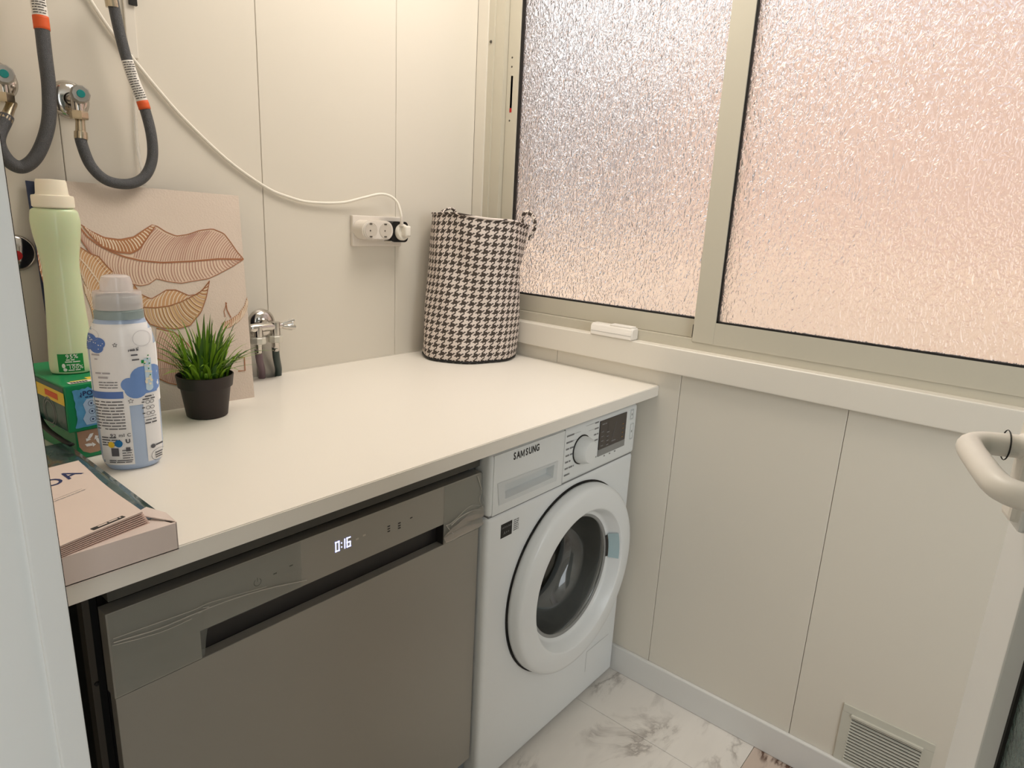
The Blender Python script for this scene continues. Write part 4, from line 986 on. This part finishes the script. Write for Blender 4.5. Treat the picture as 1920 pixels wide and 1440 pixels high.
def page(name, z0, curl, grow, m):
    bm = bmesh.new(); g = []
    for j in range(13):
        row = []
        for i in range(9):
            u, v = i/8, j/12; a = Vector(c4[0]).lerp(Vector(c4[1]), u); d = Vector(c4[3]).lerp(Vector(c4[2]), u); p_ = a.lerp(d, v)
            row.append(bm.verts.new((p_.x+grow*u, p_.y-grow*.3*(1-v), z0+curl*(1-v)**2*(.3+.7*u)+.002*sin(5*v+2*u))))
        g.append(row)
    for j in range(12):
        for i in range(8): bm.faces.new([g[j][i], g[j][i+1], g[j+1][i+1], g[j+1][i]])
    ext_ = bmesh.ops.extrude_face_region(bm, geom=bm.faces[:]); [setattr(v, 'co', v.co-Vector((0, 0, .0009))) for v in ext_['geom'] if isinstance(v, bmesh.types.BMVert)]
    return link(name, bm, m, mn, True)
for k in range(7): page('page', TZ+.0005+.0012*k, -.003+.0016*k*.8, .006-.001*k, M['paper2'])
cov = page('cover', TZ+.0092, .0045, 0, M['paper'])
def drape(bm, off):            # lays flat print onto the curved cover
    for v in bm.verts:
        ok, loc, nrm, i_ = cov.ray_cast(Vector((v.co.x, v.co.y, 2)), Vector((0, 0, -1)))
        v.co.z = (loc.z if ok else TZ+.011)+off
zc = TZ+.0135
mu = Vector((.93, .30, 0)).normalized(); mv = Vector((-.30, .93, 0)).normalized()
def mf(px, py, rot=0):
    o = at(px, py, 2, zc+.0015)
    d1 = (at(px+30, py-12, 2, zc)-at(px, py, 2, zc)).normalized(); d2 = Vector((-d1.y, d1.x, 0)); return lambda x, y: Vector((o.x, o.y, zc+.0022+.001*0))+d1*x+d2*y
b = merge([textmesh('OA', .034, mf(112, 890), .0004)])
drape(b, .0003)
link('cover_title', b, M['navy'], mn)
f_ = mf(203, 980); b = bmesh.new(); quadf(b, f_, -.019, .019, -.0035, .0035)
drape(b, .0004)
link('maker_mark', b, M['ink'], mn)
b = bmesh.new(); [bars(b, f_, -.012+.0, .015, .0, .0028)];
drape(b, .0008)
link('maker_print', b, M['paper'], mn)
b = bmesh.new(); f_ = mf(118, 925); bars(b, f_, -.03, .03, 0, .0012); bars(b, f_, -.02, .03, .006, .0006)
drape(b, .0003)
link('cover_print', b, M['greyink'], mn)

# ================================================================== SOCKETS, PLUG, CABLE
sp = link('wall_socket', bx(-.470, -.300, -.012, 0, 1.2305, 1.3120, bev=.003), M['plate']); tag(sp, 'flat white wall socket plate behind the adapters', 'socket')
wa = thing('socket_adapter', (-.42, -.012, 1.274), 'white double socket adapter plugged into the wall plate', 'adapter')
def rrect(bm, x0, x1, z0, z1, y0, y1, r, seg=8):
    P = []
    for cx, cz, a in ((x1-r, z1-r, 0), (x0+r, z1-r, pi/2), (x0+r, z0+r, pi), (x1-r, z0+r, 3*pi/2)):
        for k in range(seg+1): t = a+pi/2*k/seg; P.append((cx+r*cos(t), y0, cz+r*sin(t)))
    return prism(bm, P, (0, y1-y0, 0))
b = rrect(bmesh.new(), -.470, -.366, 1.2500, 1.3005, -.056, -.0125, .0245)
bmesh.ops.recalc_face_normals(b, faces=b.faces)
bmesh.ops.bevel(b, geom=[e for e in b.edges if all(abs(v.co.y+.056) < 1e-5 for v in e.verts)], offset=.003, segments=2, affect='EDGES')
link('housing', b, M['plate'], wa)
for cx in (-.4435, -.3945):
    c = Vector((cx, -.0562, 1.2752))
    sk = link('socket_well', lathe(bmesh.new(), [(.0212, .0004), (.0204, .001), (.0195, .0002)], c, (0, -1, 0), 32), M['plate'], wa)
    link('well_floor', lathe(bmesh.new(), [(.0196, .0008), (0, .0009)], c, (0, -1, 0), 32), M['socket'], sk)
    hl = bmesh.new()
    for dx in (-.0065, .0065)[0:1]: lathe(hl, [(0, .0016), (.0022, .0015)], c+Vector((-.003, 0, -.001)), (0, -1, 0), 10)
    for dz in (.0165, -.0165): box(hl, c.x-.005, c.x+.003, c.y-.0022, c.y-.0005, c.z+dz-.0015, c.z+dz+.0015)
    link('contact', hl, M['chassis'], sk)
ba = thing('black_adapter', (-.335, -.012, 1.27), 'small black socket adapter beside the white one', 'adapter')
b = rrect(bmesh.new(), -.3655, -.306, 1.2440, 1.3000, -.046, -.0125, .012); link('housing', b, M['black'], ba)
link('rim', rrect(bmesh.new(), -.364, -.3035, 1.2425, 1.2470, -.040, -.0125, .002), M['plate'], ba)
pcx = Vector((-.331, -.0465, 1.2715))
cdr = thing('power_cord', pcx, 'white power cord with plug, curving down the wall into the black adapter', 'cord')
link('plug', merge([lathe(bmesh.new(), [(.0225, 0), (.0225, .008), (.0195, .012), (0, .0125)], pcx, (0, -1, 0), 28), bx(pcx.x-.0095, pcx.x+.0105, -.078, -.0465, 1.2600, 1.290, bev=.006, seg=3)]), M['cable'], cdr, True)
ce = at(753, 412, 1, -.058); b = bmesh.new()
for k in range(6): lathe(b, [(.0, 0), (.0058-.0004*k, 0), (.0058-.0004*k, .0030), (0, .0030)], Vector((ce.x-.003, -.062, 1.2885+.0042*k)), (0, 0, 1), 14)
lathe(b, [(.0034, 0), (.0034, .026)], Vector((ce.x-.003, -.062, 1.288)), (0, 0, 1), 12)
link('strain_relief', b, M['plate'], cdr)
pts = [Vector((ce.x-.003, -.062, 1.300)), Vector((ce.x-.004, -.060, 1.322))]+[at(x, y, 1, yy) for x, y, yy in ((745, 380, -.05), (732, 368, -.04), (712, 364, -.03), (680, 371, -.02), (640, 380, -.012), (580, 379, -.008), (540, 369, -.007), (500, 352, -.006), (430, 303, -.006), (350, 228, -.006), (300, 172, -.006), (250, 111, -.006), (205, 54, -.006), (168, -2, -.006), (140, -50, -.006), (100, -130, -.006))]
link('cable', tube(bmesh.new(), smoothpath(pts, 8), .0036, 10), M['cable'], cdr, 'all')

# ================================================================== TAPS AND HOSES
def angle_valve(name, cx, cz, label, dot, with_hose=True):
    t = thing(name, (cx, 0, cz), label, 'tap', None)
    c = Vector((cx, 0, cz))
    link('flange', lathe(bmesh.new(), [(.034, 0), (.0335, .003), (.027, .009), (.018, .012), (.012, .013)], c, (0, -1, 0), 40), M['chrome'], t, 'all')
    link('valve_body', merge([lathe(bmesh.new(), [(.0105, .008), (.0105, .060), (.0, .061)], c, (0, -1, 0), 24), tube(bmesh.new(), [c+Vector((0, -.045, 0)), c+Vector((0, -.045, -.022))], .0105, 16)]), M['chrome'], t, True)
    f = (Vector((CX, CY, CZ))-c); f.z = 0; f = Vector((-.18, -1, 0)).normalized(); k0 = c+Vector((.0, -.056, .004))
    kk = link('handwheel', lathe(bmesh.new(), [(.009, 0), (.012, .003), (.0155, .006), (.0165, .018), (.0155, .024), (.0135, .0262), (.0, .0268)], k0, f, 10), mat('handwheel_grey', (168, 164, 158), .3, metal=.5), t)
    link('colour_dot', lathe(bmesh.new(), [(.0068, .0266), (.0060, .0282), (.0, .0286)], k0, f, 20), M[dot], kk)
    link('nut', lathe(bmesh.new(), [(.0, -.037), (.0145, -.037), (.0155, -.034), (.0155, -.025), (.0145, -.022), (.0, -.022)], c+Vector((0, -.045, 0)), (0, 0, 1), 6), M['brasschrome'], t)
    return t
def hose(name, label, P, r, ferr0, ferr1, labelpos, flip=False):
    h = thing(name, P[0], label, 'hose', 'grey braided water hoses')
    path = smoothpath(P, 10); link('braided_tube', tube(bmesh.new(), path, r, 14), M['hose'], h, 'all')
    b = bmesh.new()
    if ferr0: d = (path[1]-path[0]).normalized(); lathe(b, [(.0, -.030), (.0078, -.030), (.0082, -.027), (.0078, -.018), (.0085, -.002), (.0108, -.001), (.0112, .008), (.0108, .012), (.0, .012)], path[0], d, 20)
    if ferr1: d = (path[-2]-path[-1]).normalized(); lathe(b, [(.0, -.05), (.0095, -.05), (.0095, -.006), (.0112, -.004), (.0115, .008), (.0108, .012), (.0, .012)], path[-1], d, 20)
    if len(b.verts): link('ferrule', b, M['brasschrome'], h, True)
    else: b.free()
    L = len(path)-1; i0, i1 = int(labelpos[0]*L), int(labelpos[1]*L); seg_ = path[i0:i1+1]
    lb = link('hose_label', tube(bmesh.new(), seg_, r+.0006, 16), M['label'], h, 'all')
    k = max(1, int(.18*len(seg_))); part = seg_[:k+1] if not flip else seg_[-k-1:]
    link('orange_stripe', tube(bmesh.new(), part, r+.0010, 16), M['orange'], h, 'all')
    b = bmesh.new()
    rest = seg_[k+1:]; acc = 0; row = 0
    for i in range(len(rest)-1):
        p0, p1 = rest[i], rest[i+1]; d = (p1-p0).normalized(); toc = (CP-p0); toc = (toc-d*toc.dot(d)).normalized(); sd = d.cross(toc); ln = (p1-p0).length
        while acc < ln:
            m_ = p0+d*acc; acc += .0042; row += 1; w_ = .0007; a0 = -.9
            while a0 < .7:
                a1 = a0+random.uniform(.25, .8); n_ = 4; vv = [[m_+(sd*sin(a0+(a1-a0)*q/n_)+toc*cos(a0+(a1-a0)*q/n_))*(r+.0011)+d*sg*w_ for q in range(n_+1)] for sg in (-1, 1)]
                for q in range(n_): poly(b, [vv[0][q], vv[0][q+1], vv[1][q+1], vv[1][q]])
                a0 = a1+.1
        acc -= ln
    tag(link('hose_print', b, M['ink'], lb, 'keep'), kind='stuff')
    return h
v1 = angle_valve('angle_valve', -1.103, 1.500, 'chrome angle valve with teal dot feeding the right hose', 'teal')
v2 = angle_valve('angle_valve', -1.214, 1.513, 'chrome angle valve with teal dot cut off at the left edge', 'teal')
h1 = hose('braided_hose', 'grey braided hose looping from the teal-dot valve, right one', [Vector((-1.103, -.045, 1.440))]+[at(x, y, 1, yy) for x, y, yy in ((153, 268, -.047), (170, 310, -.05), (200, 338, -.055), (240, 345, -.06), (270, 332, -.06), (285, 300, -.06), (284, 255, -.06), (270, 200, -.055), (250, 148, -.052), (236, 105, -.05), (224, 60, -.05), (214, 14, -.05), (207, -20, -.05))], .0098, True, False, (.615, .76))
h2 = hose('braided_hose', 'grey braided hose hanging in a loop at the left edge', [Vector((-1.214, -.045, 1.453))]+[at(x, y, 1, yy) for x, y, yy in ((-4, 262, -.06), (14, 300, -.06), (42, 313, -.06), (70, 290, -.065), (90, 235, -.07), (92, 170, -.07), (84, 100, -.07), (77, 40, -.068), (71, 0, -.066), (65, -45, -.065), (60, -90, -.065))], .0112, True, False, (.70, .98))
link('upper_ferrule', tube(bmesh.new(), [at(211, 14, 1, -.05), at(206, -14, 1, -.05)], .0112, 20), M['brasschrome'], h1)
# red-dot valve behind the door frame
t3 = thing('angle_valve', (-1.213, 0, 1.222), 'chrome disc with red dot beside the canvas', 'tap')
c3 = Vector((-1.220, 0, 1.218)); link('flange', lathe(bmesh.new(), [(.034, 0), (.0335, .006), (.028, .011), (.0, .013)], c3, (0, -1, 0), 40), M['chrome'], t3, 'all')
link('colour_dot', lathe(bmesh.new(), [(.009, .0), (.009, .016), (.0, .017)], c3+Vector((.000, 0, -.004)), (0, -1, 0), 20), M['red'], t3)

# double washing machine tap low on the wall
tp = thing('double_tap', (-.76, 0, 1.045), 'chrome double appliance tap above the counter, right of the canvas', 'tap')
def A6(x, y): return at(x, y, 1, -.06)
fc = at(489, 606, 1, -.0)
link('flange', lathe(bmesh.new(), [(.036, 0), (.0355, .004), (.031, .012), (.022, .018), (.012, .020)], (fc.x, 0, fc.z), (0, -1, 0), 40), M['chrome'], tp, 'all')
zb = A6(500, 613).z; xl, xr = A6(486, 613).x, A6(517, 613).x
b = bmesh.new(); tube(b, [(fc.x, -.005, fc.z), (fc.x-.01, -.035, zb+.006), (fc.x-.018, -.06, zb)], .011, 16); tube(b, [(xl-.024, -.06, zb), (xl-.018, -.06, zb), (xl, -.06, zb), (xr, -.06, zb), (xr+.012, -.06, zb)], [.0085, .0105, .0105, .0105, .0085], 18)
tube(b, [(xl-.004, -.06, zb+.003), (xl-.004, -.06, zb-.022)], .0115, 18); tube(b, [(xr-.002, -.06, zb+.010), (xr-.002, -.06, zb-.022)], .0120, 18)
link('tap_body', b, M['chrome'], tp, True)
b = bmesh.new()
for k in range(4):
    a = pi/2*k+.5; d = Vector((0, cos(a), sin(a))); p0 = Vector((xr+.016, -.06, zb)); tube(b, [p0+d*.004, p0+Vector((.016, 0, 0))+d*.009, p0+Vector((.030, 0, 0))+d*.0115], [.0042, .005, .0058], 8)
lathe(b, [(.007, 0), (.0075, .018), (.013, .0285), (.0135, .031), (.0, .032)], (xr+.010, -.06, zb), (1, 0, 0), 20)
link('tap_handle', b, M['chrome'], tp, True)
nutm = mat('nut_translucent', (212, 208, 196), .35, metal=.3)
for x in (xl-.004, xr-.002):
    link('plastic_nut', lathe(bmesh.new(), [(0, 0), (.0175, 0), (.0185, .002), (.0185, .014), (.017, .016), (0, .016)], (x, -.06, zb-.038), (0, 0, 1), 10), nutm, tp)
    link('hose_barb', lathe(bmesh.new(), [(.0068, -.002), (.0085, 0), (.0080, .006), (.0092, .008), (.0085, .014), (.0092, .016), (.0090, .024)], (x+.001, -.058, zb-.060), (0, 0, 1), 16), M['chrome'], tp, True)
for x, rgb in ((xl-.004, (112, 92, 98)), (xr-.002, (52, 66, 62))):
    x2 = x+.030
    link('drop_hose', tube(bmesh.new(), smoothpath([(x, -.058, zb-.052), (x+.006, -.050, zb-.08), (x2-.006, -.026, H+.02), (x2-.002, -.017, H-.004), (x2, -.015, H-.06)], 5), .0086, 12), mat('drop_hose_'+('mauve' if rgb[0] > 100 else 'green'), rgb, .35, var=.1), tp, 'all')
b = bmesh.new(); xm = -.7275; g = []
for k in range(17):
    a = pi*k/16; g.append([b.verts.new((xm+.0265*cos(a), -.0012-.006*sin(a), z)) for z in (H-.02, H+.10)])
for k in range(16): b.faces.new([g[k][0], g[k+1][0], g[k+1][1], g[k][1]])
link('pipe_sleeve', b, mat('sleeve_grey', (176, 170, 160), .35, metal=.3), tp, 'all')

# conduit strip and small clip on the back wall
cd = thing('cable_conduit', (-.99, 0, 1.6), 'thin white conduit strip running down the wall behind the hoses', 'conduit')
xa = at(240, 0, 1, 0).x
link('conduit_strip', bx(xa-.011, xa+.009, -.006, 0, 1.595, 2.42, bev=.002), M['trimw'], cd)
link('clear_tube', tube(bmesh.new(), smoothpath([at(246, 100, 1, -.004), at(252, 180, 1, -.004), at(256, 260, 1, -.004), at(266, 320, 1, -.01), at(272, 348, 1, -.014)], 6), .0035, 10), M['clear'], cd, 'all')
link('black_clip', bx(xa-.002, xa+.012, -.012, -.005, 1.690, 1.72), M['black'], cd)

# ================================================================== SENSOR AND VENT
b = bmesh.new(); y0, y1 = -.634, -.500
P = [(-.0235, 1.0198), (-.0235, 1.043), (-.019, 1.0515), (.008, 1.0525), (.011, 1.0505), (.011, 1.0198)]
prism(b, [(x, y1, z) for x, z in P], (0, y0-y1, 0)); bmesh.ops.recalc_face_normals(b, faces=b.faces); bmesh.ops.bevel(b, geom=b.edges[:], offset=.0025, segments=3, affect='EDGES')
se = thing('contact_sensor', (-.01, -.567, 1.0198), 'small white plastic sensor box lying on the window ledge', 'sensor')
link('housing', b, M['sensor'], se, True)
link('raised_cover', bx(-.018, .008, y0+.006, y0+.075, 1.051, 1.0555, bev=.002), M['sensor'], se)
link('parting_line', bx(-.0239, .0, y0+.003, y1-.003, 1.031, 1.0316), M['greyink'], se)
vg = thing('vent_grille', (0, -1.385, .14), 'square grey ventilation grille with louvres low on the window wall', 'vent')
VY0, VY1, VZ0, VZ1 = -1.480, -1.291, .055, .240
b = bmesh.new(); o_ = [(VY1, VZ1), (VY0, VZ1), (VY0, VZ0+.03), (VY1, VZ0+.03)]
box(b, -.0045, 0, VY0, VY1, VZ1-.020, VZ1, .001); box(b, -.0045, 0, VY0+.022, VY1-.022, .0846, .090); box(b, -.0045, 0, VY0, VY0+.022, .0846, VZ1-.020); box(b, -.0045, 0, VY1-.022, VY1, .0846, VZ1-.020)
link('frame', b, M['vent'], vg); link('backing', bx(-.0012, -.0004, VY0+.02, VY1-.02, .088, VZ1-.018), M['ventdark'], vg)
link('hood_lip', bx(-.010, -.003, VY0+.020, VY1-.020, VZ1-.025, VZ1-.019, bev=.001), M['vent'], vg)
z = VZ1-.030
while z > .09:
    b = bmesh.new(); prism(b, [(-.0022, VY0+.021, z+.0026), (-.0065, VY0+.021, z+.0008), (-.0065, VY0+.021, z-.0008), (-.0022, VY0+.021, z+.0010)], (0, VY1-VY0-.042, 0))
    link('slat', b, M['vent'], vg); z -= .0084

# unseen ceiling panel added to go with the fill light
cl = link('ceiling_lamp', bx(-.85, -.17, -1.09, -.15, 2.413, 2.42, bev=.003), M['lampm']); tag(cl, 'flat square ceiling lamp housing above the counter, out of frame', 'lamp')

for o in bpy.data.objects:      # tiny print that nobody could count
    if o.type == 'MESH' and o.name.split('.')[0] in ('programme_legend', 'legend_lines', 'display_print', 'display_lights', 'cloud_dots', 'flower_print', 'leaf_print', 'hose_print', 'bar_print', 'information_sticker', 'touch_symbols', 'film_crease', 'picture_print', 'band_lettering', 'indicator_symbols', 'maker_print', 'cover_print'): o['kind'] = 'stuff'
